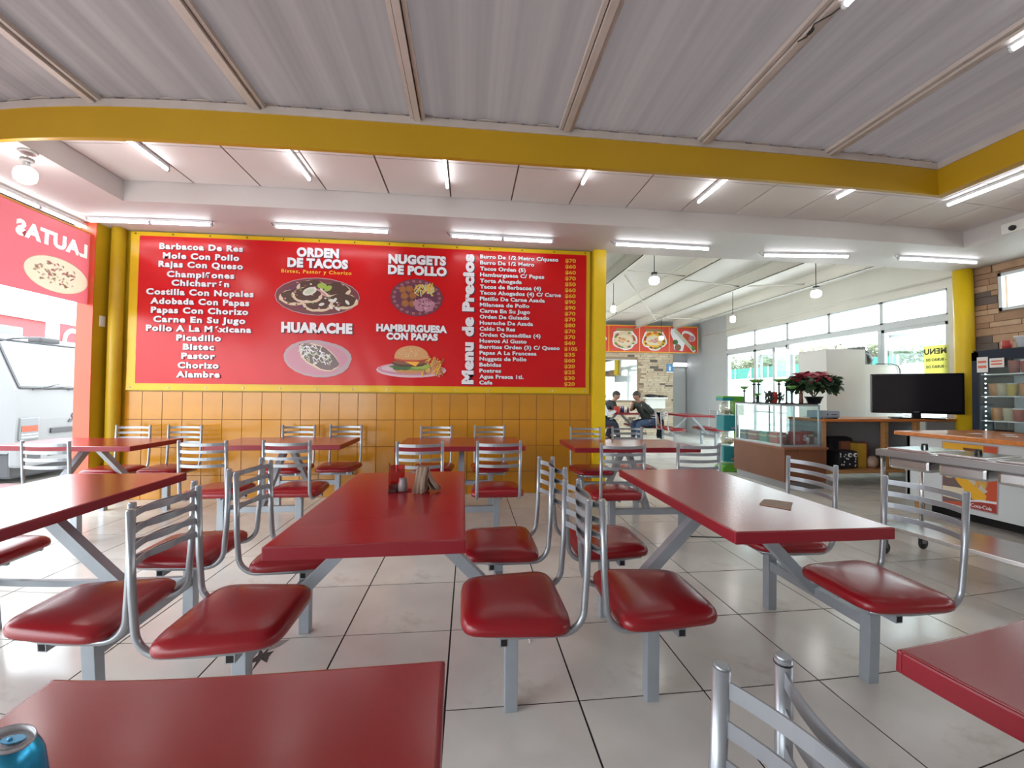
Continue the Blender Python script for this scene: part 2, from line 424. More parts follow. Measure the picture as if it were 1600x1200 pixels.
rodn = ['nearest, beside the bulb by the yellow post', 'nearest, over the second gap', 'nearest, over the third gap', 'far, beside the tall bulb', 'far, over the second gap', 'far, over the third gap', 'the long slanting one']
for a, b in (((2.57, 6.5, 3.36), (3.78, 6.7, 3.36)), ((3.78, 6.9, 3.36), (5.15, 7.2, 3.36)), ((5.15, 7.2, 3.36), (6.35, 7.0, 3.40)), ((2.6, 9.6, 3.34), (3.78, 9.9, 3.34)), ((3.78, 9.8, 3.34), (5.15, 10.0, 3.34)), ((5.15, 10.3, 3.34), (6.35, 10.4, 3.34)), ((2.64, 6.62, 3.31), (5.11, 10.55, 3.30))):
    tag(MB().tube([a, b], 0.014, 8).build('brace_rod', CREAM), 'cream steel rod between the ceiling channels, '+rodn.pop(0), 'rod', 'rods between the ceiling channels')
tag(MB().tube([(7.27, 5.2, 3.10), (7.27, 12.0, 3.10)], 0.018, 8).build('conduit', CREAM), 'cream pipe running along the wall above the windows', 'pipe')
# window frames: outer members are parts of each window
def window(n, y0, y1, z0, z1, fw=0.045, glass=True, mid=None):
    q = MB()
    q.box((7.315, y0, z0), (7.375, y0+fw, z1)).box((7.315, y1-fw, z0), (7.375, y1, z1)).box((7.315, y0, z0), (7.375, y1, z0+fw)).box((7.315, y0, z1-fw), (7.375, y1, z1))
    if mid: q.box((7.32, y0, mid-.02), (7.37, y1, mid+.02))
    o = struct(q.build('window_%d' % n, ALU))
    if glass: bx((7.342, y0+fw, z0+fw), (7.348, y1-fw, z1-fw)).build('pane', GLASS, o)
    return o
ys = [5.33, 6.385, 7.455, 8.545, 9.62, 10.75]
for k in range(5):
    window(k+1, ys[k]+.001, ys[k+1]-.001, 2.535, 2.95, 0.030)
window(6, 9.62, 10.75, 0.02, 2.44, 0.05, mid=0.85)
window(7, 8.545, 9.62, 0.02, 2.44, 0.05, mid=0.85)
window(8, 5.33, 6.385, 0.9, 2.44, 0.05)
struct(bx((7.3, 5.33, 0), (7.42, 6.385, 0.9)).build('wall_sill', CREAM), 'low wall under the window behind the television')
struct(MB().box((7.31, 6.385, 0), (7.39, 6.45, 2.44)).box((7.31, 8.48, 0), (7.39, 8.545, 2.44)).build('door_1', ALU), 'open doorway between the windows')
# open door leaf swung outside and the outward opened sash
lf = empty('door_leaf', 'white aluminium door leaf swung open outside the doorway', 'door', (7.40, 8.50, 0), R(-62))
MB().box((0,-1.0,0), (.05,-.92,2.3)).box((0,-.08,0), (.05,0,2.3)).box((0,-1,0), (.05,0,.09)).box((0,-1,2.2), (.05,0,2.3)).build('frame', ALU, lf)
bx((.02,-.92,.09), (.026,-.08,2.2)).build('pane', GLASS, lf)
for nm, yy, ang, z0, z1, lab in (('window_sash', 6.33, 35, 1.2, 2.36, 'open outward swung sash of the window behind the television'), ('window_sash', 9.56, 30, 1.0, 2.3, 'outward swung sash beside the doorway seen through the glass')):
    s_ = empty(nm, lab, 'window', (7.40, yy, 0), R(ang))
    MB().box((0,-.95,z0), (.04,-.90,z1)).box((0,-.05,z0), (.04,0,z1)).box((0,-.95,z0), (.04,0,z0+.05)).box((0,-.95,z1-.05), (.04,0,z1)).build('frame', ALU, s_)
    bx((.017,-.90,z0+.05), (.023,-.05,z1-.05)).build('pane', GLASS, s_)
# right wall of the front room: wood look stone cladding with a high window
rw = MB().box((7.3, -4.0, 0), (7.45, 5.0, 2.46)).box((7.3, -4.0, 2.98), (7.45, 5.0, SZ)).box((7.3, 4.66, 2.46), (7.45, 5.0, 2.98))
wall_r2 = struct(rw.build('wall_east', mat('brown_mortar', (0.30, 0.19, 0.12), 0.8)), 'right wall clad in brown wood coloured stone strips')
stm = [mat('strip_stone_a', (0.42, 0.26, 0.16), 0.7, var=.14, vscale=6), mat('strip_stone_b', (0.34, 0.20, 0.12), 0.7, var=.14, vscale=6), mat('strip_stone_c', (0.50, 0.34, 0.22), 0.7, var=.12, vscale=6), mat('strip_stone_dark', (0.13, 0.10, 0.09), 0.7, var=.1, vscale=8)]
rs = random.Random(3)
z = 1.6
while z < 3.1:
    hh = rs.choice((.075, .09, .11)); y = 4.99
    while y > 3.0:
        L = rs.uniform(.18, .42)
        y0 = max(y-L, 3.0); zz1 = min(z+hh, SZ)
        if not (z < 2.98 and zz1 > 2.46 and y0 < 4.66):
            t = rs.uniform(.012, .035)
            MB().rbox((7.3-t, y0+.003, z+.003), (7.302, y-.003, zz1-.003), .006).build('stone', stm[rs.choices((0,1,2,3), (5,4,4,2))[0]], wall_r2)
        elif y > 4.66:
            t = rs.uniform(.012, .03)
            MB().rbox((7.3-t, max(4.665, y0)+.002, z+.003), (7.302, y-.003, zz1-.003), .006).build('stone', stm[rs.choice((0,1,2))], wall_r2)
        y -= L
    z += hh
q = MB().box((7.27, 3.2, 2.46), (7.34, 4.66, 2.50)).box((7.27, 3.2, 2.94), (7.34, 4.66, 2.98)).box((7.27, 4.62, 2.46), (7.34, 4.66, 2.98)).box((7.27, 3.2, 2.46), (7.34, 3.24, 2.98)).box((7.28, 3.9, 2.46), (7.33, 3.94, 2.98))
wn = struct(q.build('window_9', ALU), 'high white framed window in the stone clad wall')
bx((7.30, 3.24, 2.5), (7.306, 4.62, 2.94)).build('pane', GLASS, wn)
struct(MB().lathe([(.115, 0), (.115, SZ)], (7.19, 5.04, 0), 24).build('trim_5', mat('yellow_column_paint', (0.78, 0.52, 0.01), 0.4, var=.04)), 'round bright yellow column at the right end of the room')
dc = empty('security_camera', 'small grey box camera at the soffit corner in the upper right', 'camera', (6.095, 3.72, 3.20))
MB().rbox((-.012, -.12, -.06), (.0, .12, .06), .004).build('mount', WHITE2, dc)
MB().ball((-.02, 0, -.015), .035, .04, .03, 14, 8).build('dome', BLACK, dc)
struct(MB().box((-6.0, -4.15, 2.3), (7.45, -4.0, 3.6)).box((-3.2, -4.15, 0), (7.45, -4.0, 2.3)).build('wall_south_unseen', WHITE2), 'unseen wall behind the camera, cutting the light from that side')  # unseen wall added and closed up to cut light from behind
# left side wall line above the opening and behind camera shell
struct(bx((-4.45, -4.0, SZ-0.04), (-4.31, 4.83, SZ+.3)).build('trim_6', DARKHOLE), 'dark rail above the red hanging banner')

# far stone wall of the back room
fs_ = MB().box((1.72, 12.05, 0), (4.12, 12.2, 3.3)).box((5.2, 12.05, 0), (6.38, 12.2, 3.3)).box((4.12, 12.05, 0), (5.2, 12.2, 1.05)).box((4.12, 12.05, 2.33), (5.2, 12.2, 3.3)).box((4.12, 12.1, 1.05), (5.2, 12.2, 2.33))
wall_st = struct(fs_.build('wall_north', mat('sand_mortar', (0.34, 0.25, 0.17), 0.8)), 'far wall faced with sandy stone strips')
stf = MB(); z = 0
while z < 2.6:
    hh = rs.uniform(.05, .085); x = 1.75
    while x < 6.38:
        L = rs.uniform(.12, .34); x1 = min(x+L, 6.38)
        if not (z+hh > 1.03 and z < 2.35 and x1 > 4.10 and x < 5.22):
            stf.box((x+.004, 12.05-rs.uniform(.01, .045), z+.004), (x1-.004, 12.051, z+hh-.004), rs.choices((0,1,2,3), (6,5,3,1))[0])
        x += L
    z += hh
sl = stf.build('stone_facing', [mat('sand_a', (0.58, 0.48, 0.35), .7, var=.1, vscale=8), mat('sand_b', (0.54, 0.43, 0.31), .7, var=.1, vscale=8), mat('sand_c', (0.62, 0.52, 0.38), .7, var=.1, vscale=8), mat('sand_d', (0.14, 0.11, 0.09), .7)], wall_st)
tag(sl, kind='stuff')
struct(bx((6.40, 12.86, 0.02), (7.25, 12.9, 2.15)).build('door_2', mat('pale_grey_door', (.60, .62, .62), .5)), 'pale grey door at the end of the corridor')

cl_ = empty('glowing_door_strip', 'glowing white box painting the sunlit strip above the corridor door', 'light', (7.0, 12.78, 2.26))  # glowing box added for the sunlit door top; no lamp hangs there
MB().rbox((-.25, -.05, -.06), (.25, .05, .06), .01).build('glow_box', mat('sunlit_strip_glow', (.95, .97, 1.0), .4, emis=3), cl_)
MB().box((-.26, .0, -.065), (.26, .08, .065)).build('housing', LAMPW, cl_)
mir = empty('wall_mirror', 'frameless mirror on the far stone wall above the seated people', 'mirror', (4.66, 12.03, 1.70))
bx((-.535, 0, -.62), (.535, .012, .62)).build('mirror_glass', mat('mirror', (.88, .92, .90), .03, metal=1), mir)
MB().box((-.55,-.004,-.64), (-.535,.016,.64)).box((.535,-.004,-.64), (.55,.016,.64)).box((-.55,-.004,.62), (.55,.016,.64)).box((-.55,-.004,-.64), (.55,.016,-.62)).build('frame', ALU, mir)
#PART2
# ================================================================== TABLES WITH FOUR ATTACHED SEATS
def padmesh():
    g = MB(); n = 36; W, D = 0.215, 0.205; rings = []
    def outline(k, s, z, sag=0):
        a = 2*PI*k/n; c_, s_ = math.cos(a), math.sin(a); e = 0.33
        x = math.copysign(abs(c_)**e, c_)*D*s; y = math.copysign(abs(s_)**e, s_)*W*s
        y *= 1 - 0.09*(x/D)                    # narrower towards the table
        return (x, y, z)
    for s, z in ((.93, .403), (.99, .410), (1.0, .424), (.985, .438), (.93, .451), (.80, .460), (.55, .4665), (.25, .469)):
        rings.append([outline(k, s, z) for k in range(n)])
    vs = [p for r in rings for p in r] + [(0, 0, .4695), (0, 0, .403)]; fs = []
    for i in range(len(rings)-1):
        for k in range(n): a = i*n+k; b = i*n+(k+1) % n; fs.append((a, b, b+n, a+n))
    t = len(vs)-2; L = (len(rings)-1)*n
    for k in range(n): fs.append((L+k, L+(k+1) % n, t)); fs.append(((k+1) % n, k, t+1))
    return g.add(vs, fs, 0, True).mesh('seat', VINYL)
PAD = padmesh()
def arc(p0, c, a0, a1, r, n=7):   # in the x-z plane
    return [(c[0]+r*math.cos(a0+(a1-a0)*i/n), p0, c[1]+r*math.sin(a0+(a1-a0)*i/n)) for i in range(n+1)]
BX = -0.255
def framemesh():
    g = MB()
    for y in (-.175, .175):
        yy = y*0.93
        pts = [(.16, yy*.86, .392), (.0, y*.98, .392), (-.165, y, .392)]
        pts += [(x, y, z) for x, _, z in arc(y, (-.165, .392+.085), -PI/2, -PI+.05, .085)[1:]]
        pts += [(BX-.004, y, .60), (BX-.012, y, .875)]
        g.tube(pts, .0128, 10)
        g.tube([(BX-.012, y, .872), (BX-.0123, y, .879)], .0105, 10)
    g.tube([(.15, -.14, .391), (.15, .14, .391)], .011, 8)
    return g.mesh('seat_frame', SILVER)
FRAME = framemesh()
def slatmesh():
    g = MB(); pts = []
    for i in range(13):
        t = -1 + 2*i/12
        pts.append((-.048*(1-t*t), t*.172, 0))
    return g.ribbon(pts, (0, 0, 1), .024, .0035).mesh('slat', SILVER)
SLAT = slatmesh()
def supmesh():
    g = MB().box((.03, -.17, .352), (.062, .17, .384), 0).box((.0345, -.1715, .3565), (.0575, .1715, .3795), 1)  # dark end plates paint the shade inside the open tube
    g.box((-.10, -.045, .366), (.14, -.025, .386), 0)
    return g.mesh('support_tube', [SILVERG, DARKHOLE])
SUP = supmesh()
def make_booth(wid=0.64, sup=SUP):
    root = bpy.data.objects.new('cafeteria_table', None); C.objects.link(root); root.empty_display_size = .1
    hw = wid/2
    tp = MB().rbox((-hw+.004, -.59+.004, .736), (hw-.004, .59-.004, .780), .004).build('tabletop', RED, root)
    MB().rbox((-hw, -.59, .735), (hw, -.579, .7785), .004).rbox((-hw, .579, .735), (hw, .59, .7785), .004).rbox((-hw, -.58, .735), (-hw+.011, .58, .7785), .004).rbox((hw-.011, -.58, .735), (hw, .58, .7785), .004).build('edge_band', REDEDGE, tp)
    MB().box((-.06, -.42, .722), (.06, .42, .735)).build('top_plate', SILVERG, root)
    for sx_ in (-1, 1):
        x = sx_*.51
        for sy in (-1, 1):
            MB().rbox((x-.026, sy*.315-.026, 0), (x+.026, sy*.315+.026, .352), .003).box((x-.03, sy*.315-.03, .352), (x+.03, sy*.315+.03, .366)).build('post', SILVERG, root)
        MB().rbox((x-.02, -.289, .235), (x+.02, .289, .287), .003).build('rail', SILVERG, root)
        MB().bar((x-.0*sx_, 0, .262), (sx_*.045, 0, .735), .052, .05, up=(0, 1, 0)).build('strut', SILVERG, root)
        for sy in (-1, 1):
            st = inst(PAD, 'seat', root, (x, sy*.315, 0), (0, 0, 0 if sx_ < 0 else PI))
            inst(FRAME, 'seat_frame', st)
            for zz in (.848, .792, .736, .680):
                inst(SLAT, 'slat', st, (BX-.009 - (zz-.7)*.03, 0, zz))
            inst(sup, 'support_tube', st)
    return root
proto = make_booth()
wideproto = make_booth(0.74)
used = {0: False, 1: False}
def booth(x, y, rot, label, group='red tables with attached seats', wide=0):
    p = wideproto if wide else proto
    if used[wide]: o = copy_tree(p)
    else: o = p; used[wide] = True
    o.location = (x, y, 0); o.rotation_euler = (0, 0, rot)
    return tag(o, label, 'table', group)
b_near = booth(-0.355, 0.162, R(1.6), 'red table with four attached seats nearest the camera, blue drink can on it')
b_corner = booth(1.202, 0.137, R(4.8), 'red table cut off at the lower right, one seat back before it')
b_left = booth(-1.965, 1.99, R(2.5), 'red table with attached seats at the left edge, its top shining white')
booth(-0.335, 1.945, R(0.8), 'red table with attached seats in the middle, crumpled brown napkins on top')
booth(1.285, 1.94, R(-1.0), 'red table with attached seats whose top mirrors the windows, cardboard scrap on it')
HP = PI/2
MB().rbox((-.49, .30, .245), (.49, .33, .277), .003).build('crossbar', SILVERG, b_left)
for o in b_near.children:
    if o.name.startswith('tabletop'): o.scale.x = 1.04
    if o.name.startswith('seat') and o.location.x > 0 and o.location.y > 0: o.location.x -= .040; o.location.y -= .115
for o in b_corner.children:
    if o.name.startswith('seat') and o.location.x < 0 and o.location.y > 0:
        o.location.x += .092
        MB().lathe([(.0131, .868), (.0134, .874), (.011, .8795), (.0, .880)], (BX-.012, -.175, 0), 12).build('worn_cap', BLACK, o)
        MB().lathe([(.0131, .866), (.0134, .869)], (BX-.012, .175, 0), 12).build('worn_cap', BLACK, o)
booth(-3.50, 4.12, HP, 'red table along the tiled wall nearest the truck opening and orange pillar')
booth(-1.76, 4.17, HP, 'red table along the tiled wall, second from the orange pillar')
booth(-0.07, 4.03, HP, 'red table along the tiled wall, third from the orange pillar', wide=1)
booth(1.55, 3.86, HP+R(-1), 'red table in front of the yellow square post at the end of the wall', wide=0)
booth(4.03, 10.5, 0, 'red table in the back room where the men are sitting')
booth(5.42, 9.45, R(-2), 'empty red table in the back room beside the people, near the grey wall')

# ================================================================== TABLE THINGS
ho = empty('napkin_holder', 'clear red plastic holder standing beside the crumpled napkins on the middle table', 'holder', (-.335, 2.05, .7805), R(8))
ra = glassy('red_acrylic', (0.80, 0.16, 0.12), 0.10)
MB().box((-.055, -.028, .0), (.055, .028, .004)).box((-.055, -.030, 0), (-.052, .030, .135)).box((-.05, .026, 0), (.02, .029, .125)).build('acrylic_sides', ra, ho)
MB().rbox((-.05, -.02, .004), (-.005, .02, .038), .005).rbox((-.058, -.03, 0), (-.02, .0, .018), .004).build('dark_foot', mat('dark_red_brown', (.07, .018, .016), .4), ho)
MB().lathe([(.0, 0), (.022, 0), (.024, .03), (.018, .05), (.018, .062), (.0, .062)], (.012, -.012, .004), 16).build('salt_jar', mat('greyish_jar', (.26, .22, .23), .35), ho)
def napkin(pts, w, nm, loc, rotz, label):
    g = MB(); n = 8; vs = []; fs = []; N = len(pts)
    for i, (x, z) in enumerate(pts):
        for j in range(n+1):
            t = j/n-.5
            vs.append((x + .006*math.sin(j*2.1+i), t*w*(1 - .10*math.sin(i*1.7)), z + .004*math.sin(j*1.7+i*2.3)))
    for i in range(N-1):
        for j in range(n): a = i*(n+1)+j; fs.append((a, a+1, a+n+2, a+n+1))
    g.add(vs, fs, 0, True)
    o = g.build(nm, KRAFT, None, loc, (0, 0, rotz))
    md = o.modifiers.new('thick', 'SOLIDIFY'); md.thickness = .0012
    return tag(o, label, 'napkin', 'crumpled napkins')
napkin([(-.045, .0), (-.03, .07), (-.01, .118), (.004, .125), (.01, .08), (.012, .004), (.022, .003), (.03, .07), (.02, .12)], .055, 'brown_napkin', (-.225, 2.03, .7815), R(75), 'brown paper napkin folded upright, middle of the crumpled napkins')
napkin([(.0, .11), (.02, .09), (.045, .05), (.08, .006), (.05, .012), (.02, .055)], .05, 'brown_napkin', (-.222, 2.045, .7815), R(-12), 'brown paper napkin leaning open like a tent, right end of the napkin heap')
napkin([(-.05, .09), (-.02, .095), (.0, .085), (-.004, .05), (-.01, .004)], .05, 'brown_napkin', (-.235, 2.06, .7815), R(20), 'pinkish brown napkin lying against the red plastic holder')
g = MB(); g.prism([(-.082, .0), (-.004, .072), (.03, .062), (.086, .004), (.05, -.03), (-.008, -.095)], 'z', 0, .003)
tag(g.build('cardboard_scrap', KRAFT, None, (1.387, 1.690, .7805), (0, 0, 0)), 'torn flat piece of brown cardboard on the shiny right table', 'cardboard')
cn = empty('drink_can', 'blue metal drink can standing at the bottom left corner on the nearest table', 'can', (-.4845, .4435, .7805), R(35))
MB().lathe([(.0, .003), (.024, 0), (.0285, .004), (.033, .013), (.033, .100), (.0315, .107), (.0275, .116), (.0262, .1185)], n=36, cap=False).build('can_body', mat('blue_can_print', (.02, .30, .52), .22, metal=.55, var=.5, vscale=22), cn)
MB().lathe([(.0262, .1185), (.0272, .1208), (.0262, .1225), (.0250, .1205), (.0238, .1150), (.0225, .1160), (.0, .1165)], n=36, cap=False).tube([(-.016, .006, .1168), (-.005, .013, .1168), (.010, .010, .1168), (.016, 0, .1168), (.010, -.010, .1168), (-.005, -.013, .1168), (-.016, -.006, .1168)], .0008, 6).build('can_lid', mat('can_aluminium', (.50, .50, .52), .42, metal=.35), cn)
tb = MB(); pp = []
for k in range(24):
    a = 2*PI*k/24; pp.append((.003+.0135*math.cos(a), .0078*math.sin(a)))
tb.prism(pp, 'z', .1190, .1200); tb.lathe([(.0, .1200), (.003, .1200), (.003, .1212), (.0, .1214)], n=10)
tb.build('pull_tab', mat('blue_anodised', (.04, .30, .52), .3, metal=.3), cn)
tag(MB().box((-.255, -.008, 0), (.255, .008, .006)).build('black_strip', BLACK, None, (2.23, 3.385, 0), (0, 0, R(-10))), 'thin black strip lying on the floor behind the right table', 'strip')
tag(MB().tube([(.320, 2.05, .003), (.326, 2.07, .003), (.316, 2.085, .003), (.330, 2.10, .003), (.345, 2.115, .004), (.340, 2.135, .003)], .0042, 6).build('string_scrap', mat('white_string', (.7, .66, .6), .8)), 'short curl of white string on the floor between the tables', 'string')

# ================================================================== MENU BANNER
BW = MB(); nx, nz = 90, 30; x0, x1, z0, z1 = -3.93, 1.54, 1.268, 3.108; vs = []; fs = []
for j in range(nz+1):
    for i in range(nx+1):
        u, v = i/nx, j/nz; x = x0+(x1-x0)*u; z = z0+(z1-z0)*v
        wv = .0028*math.exp(-v*3.5)*(math.sin(x*21+z*9)+.6*math.sin(x*43-z*17)) + .002*math.exp(-((u-.12)**2*9+(v-.28)**2*12))*math.sin(z*38+x*14)
        vs.append((x, 5.035+wv, z))
for j in range(nz):
    for i in range(nx): a = j*(nx+1)+i; fs.append((a, a+1, a+nx+2, a+nx+1))
BW.add(vs, fs, 0, True)
ban = tag(BW.build('menu_banner', mat('yellow_vinyl_border', (0.66, 0.42, 0.008), 0.24, spec=.32, bump=.16, bscale=3.2)), 'large red vinyl menu banner with yellow border over the tiled wall', 'banner')
def sheet(nm, m, xa, xb, za, zb, off, par, nx=80, nz=24):
    g = MB(); vs = []; fs = []
    for j in range(nz+1):
        for i in range(nx+1):
            x = xa+(xb-xa)*i/nx; z = za+(zb-za)*j/nz; u = (x-x0)/(x1-x0); v = (z-z0)/(z1-z0)
            wv = .0028*math.exp(-v*3.5)*(math.sin(x*21+z*9)+.6*math.sin(x*43-z*17)) + .002*math.exp(-((u-.12)**2*9+(v-.28)**2*12))*math.sin(z*38+x*14)
            vs.append((x, 5.035-off+wv, z))
    for j in range(nz):
        for i in range(nx): a = j*(nx+1)+i; fs.append((a, a+1, a+nx+2, a+nx+1))
    return g.add(vs, fs, 0, True).build(nm, m, par)
REDV = mat('banner_red', (0.56, 0.005, 0.008), 0.24, spec=.32, bump=.22, bscale=2.6, var=.03)
sheet('red_field', REDV, -3.832, 1.492, 1.346, 3.062, .0045, ban)
for k in range(14):
    for zz in (1.30, 3.088):
        MB().lathe([(.0, 0), (.009, 0), (.009, .003), (.0, .003)], n=10, M=Matrix.Translation((-3.88+k*.412, 5.034, zz)) @ Matrix.Rotation(PI/2, 4, 'X')).build('grommet', mat('grommet_metal', (.6, .6, .58), .3, metal=.8) if zz < 2 else BLACK, ban)
PRW = mat('print_white', (0.78, 0.76, 0.80), .4); PRY = mat('print_yellow', (0.80, 0.42, 0.02), .4); PRK = mat('print_shadow', (0.035, 0.008, 0.03), .5)
def text(body, m, parent, xa, xb, zc, y, h=None, name='lettering', bold=.022, space=1.06, M=None, shadow=True, vertical=False, mirror=False, sh=None):
    """flat lettering fitted between xa and xb; h is the capital height"""
    cu = bpy.data.curves.new(name, 'FONT'); cu.body = body; cu.size = 1; cu.offset = bold; cu.space_character = space
    cu.align_x = 'LEFT'; cu.resolution_u = 3
    o = bpy.data.objects.new('t', cu); C.objects.link(o)
    bpy.context.view_layer.update()
    me = bpy.data.meshes.new_from_object(o.evaluated_get(bpy.context.evaluated_depsgraph_get()))
    bpy.data.objects.remove(o); bpy.data.curves.remove(cu)
    X = [v.co.x for v in me.vertices]; ax, bx_ = min(X), max(X)
    sx_ = (xb-xa)/(bx_-ax); H_ = h/.70
    vs = []; fs = []; mi = []
    mats = [m]
    for kk in ((1, 0) if shadow else (0,)):
        dx, dz, yy = ((sh or h*.09), -(sh or h*.09), y) if kk else (0, 0, y-.0012)
        b0 = len(vs)
        for v in me.vertices:
            X_ = (v.co.x-ax)*sx_; Z_ = (v.co.y-.35)*H_
            if mirror: X_ = (xb-xa)-X_
            p = Vector((zc - Z_ + dx, yy, xa + X_ + dz)) if vertical else Vector((xa+X_+dx, yy, zc+Z_+dz))
            vs.append(M @ p if M else p)
        for p in me.polygons: fs.append([b0+i for i in p.vertices]); mi.append(kk)
    me2 = bpy.data.meshes.new(name); me2.from_pydata([tuple(v) for v in vs], [], fs)
    me2.materials.append(m)
    if shadow: me2.materials.append(PRK)
    me2.polygons.foreach_set('material_index', mi)
    bpy.data.meshes.remove(me); return inst(me2, name, parent)
YB = 5.0240
L1 = [('Barbacoa De Res',-3.608,-2.681,2.947),('Mole Con Pollo',-3.565,-2.721,2.837),('Rajas Con Queso',-3.610,-2.676,2.737),('Champiñones',-3.515,-2.769,2.622),('Chicharrón',-3.461,-2.824,2.521),('Costilla Con Nopales',-3.734,-2.548,2.412),('Adobada Con Papas',-3.684,-2.595,2.304),('Papas Con Chorizo',-3.676,-2.605,2.199),('Carne En Su Jugo',-3.647,-2.633,2.092),('Pollo A La Méxicana',-3.723,-2.565,1.988),('Picadillo',-3.390,-2.899,1.881),('Bistec',-3.315,-2.972,1.776),('Pastor',-3.330,-2.959,1.670),('Chorizo',-3.367,-2.918,1.561),('Alambre',-3.380,-2.903,1.455)]
for t, a, b, z in L1: text(t, PRW, ban, a, b, z, YB, .066, space=1.16, bold=.045)
for t, a, b, z, h in (('ORDEN',-2.073,-1.585,2.939,.100),('DE TACOS',-2.176,-1.478,2.810,.100),('HUARACHE',-2.230,-1.415,2.031,.110),('NUGGETS',-1.002,-.306,2.905,.102),('DE POLLO',-1.005,-.296,2.772,.100),('HAMBURGUESA',-1.135,-.287,2.055,.080),('CON PAPAS',-1.016,-.398,1.954,.076)):
    text(t, PRW, ban, a, b, z, YB, h, bold=.062, space=1.07)
text('Bistec, Pastor y Chorizo', PRY, ban, -2.243, -1.435, 2.705, YB, .040, space=1.2, bold=.03, shadow=False)
text('Menu de Precios', PRW, ban, 1.376, 3.008, -.03, YB, .128, bold=.065, space=1.08, vertical=True, sh=.011)
# (vertical text runs upwards)
items = [('Burro De 1/2 Metro C/queso',70,1.0),('Burro De 1/2 Metro',60,.69),('Tacos Orden (5)',60,.58),('Hamburguesa C/ Papas',70,.82),('Torta Ahogada',50,.53),('Tacos de Barbacoa (4)',60,.78),('Tacos Ahogados (4) C/ Carne',60,1.04),('Platillo De Carne Asada',90,.83),('Milanesa de Pollo',90,.63),('Carne En Su Jugo',70,.64),('Orden De Guisado',70,.63),('Huarache De Asada',80,.68),('Caldo De Res',70,.45),('Orden Quesadillas (4)',70,.78),('Huevos Al Gusto',60,.60),('Burritos Orden (3) C/ Queso',105,1.03),('Papas A La Francesa',35,.73),('Nuggets de Pollo',60,.60),('Bebidas',20,.275),('Postres',25,.275),('Agua Fresca 1tl.',30,.565),('Cafe',20,.165)]
for k, (t, p, wd) in enumerate(items):
    z = 2.985 - k*(2.985-1.398)/21
    text(t, PRW, ban, .118, .118+wd, z, YB, .045, space=1.07, bold=.04, sh=.004)
    text('$%d' % p, PRY, ban, 1.210, 1.350 + (.03 if p > 99 else 0), z-.006, YB, .046, space=1.0, bold=.03, shadow=False)
# printed food
FC = {k: mat('print_'+k, c, .35) for k, c in dict(plate=(.16,.035,.045), plum=(.13,.03,.07), rim=(.42,.30,.33), meat=(.075,.030,.020), onion=(.70,.66,.62), lime=(.32,.42,.07), radish=(.60,.25,.28), tortilla=(.66,.52,.36), bean=(.16,.10,.10), lettuce=(.50,.56,.40), green=(.12,.27,.04), nugget=(.34,.12,.03), fries=(.62,.42,.10), cabbage=(.45,.20,.27), bun=(.60,.31,.12), bunlo=(.55,.24,.08), tomato=(.35,.03,.02), cheese=(.85,.40,.03), pink=(.50,.22,.28), pinkr=(.62,.42,.48), redish=(.55,.08,.03), cream=(.72,.62,.45), dkgreen=(.05,.12,.03), white=(.72,.70,.66), fish=(.55,.50,.42), wood=(.30,.18,.07), black=(.03,.02,.02), brown=(.22,.09,.04), yellow=(.75,.48,.03)).items()}
class Print:
    def __init__(s): s.g = MB(); s.mats = []; s.k = 0
    def c(s, n):
        m_ = FC[n]
        if m_ not in s.mats: s.mats.append(m_)
        return s.mats.index(m_)
    def poly(s, pts, col):
        s.k += 1; y = -s.k*.00007; n = len(pts)
        s.g.add([(x, y, z) for x, z in pts], [list(range(n))[::-1]], s.c(col)); return s
    def ell(s, x, z, rx, rz, col, rot=0, n=20, wob=0, seed=0):
        pts = []
        for i in range(n):
            a = 2*PI*i/n; q = 1 + wob*math.sin(a*5+seed) + wob*.6*math.sin(a*9+seed*2)
            u, v = rx*math.cos(a)*q, rz*math.sin(a)*q
            pts.append((x+u*math.cos(rot)-v*math.sin(rot), z+u*math.sin(rot)+v*math.cos(rot)))
        return s.poly(pts, col)
    def strip(s, x, z, L, w_, rot, col):
        c_, d = math.cos(rot), math.sin(rot)
        return s.poly([(x+a*L/2*c_-b*w_/2*d, z+a*L/2*d+b*w_/2*c_) for a, b in ((-1,-1),(1,-1),(1,1),(-1,1))], col)
    def build(s, nm, par, loc, rot=(0,0,0)):
        o = s.g.build(nm, s.mats, par, loc, rot); return o
rp = random.Random(11)
P_ = Print(); P_.ell(0, 0, .49, .228, 'rim').ell(0, 0, .482, .220, 'plate').ell(0, .01, .40, .17, 'plum')
for cx, cz in ((-.26, .0), (-.06, .12), (.20, .10), (.29, -.03), (0, -.07), (-.12, .03)):
    P_.ell(cx, cz-.02, .18, .095, 'tortilla', wob=.03, seed=cx*9).ell(cx, cz-.005, .155, .082, 'meat', wob=.07, seed=cz*9)
for k in range(46):
    P_.ell(rp.uniform(-.38, .40), rp.uniform(-.15, .16), .014, .010, rp.choice(('onion', 'brown', 'green', 'meat', 'radish')), n=6)
for k in range(6): P_.ell(rp.uniform(.0, .38), rp.uniform(-.15, -.03), .035, .018, 'onion', rot=rp.uniform(-1, 1), n=10, wob=.15)
P_.ell(-.09, .06, .085, .045, 'onion', rot=.4).ell(-.09, .06, .06, .028, 'lettuce', rot=.4).ell(.05, .13, .055, .034, 'lime').ell(.12, .10, .05, .03, 'lime', rot=.6).strip(.05, .05, .13, .018, -.7, 'radish').strip(.08, .055, .13, .016, -.7, 'onion')
P_.build('printed_dish', ban, (-1.823, YB-.0005, 2.408))
P_ = Print(); P_.ell(0, 0, .385, .223, 'rim', rot=-.10).ell(-.02, -.01, .34, .185, 'pink', rot=-.10).ell(.10, .03, .30, .17, 'rim', rot=-.1).ell(.08, .02, .27, .15, 'pink', rot=-.1)
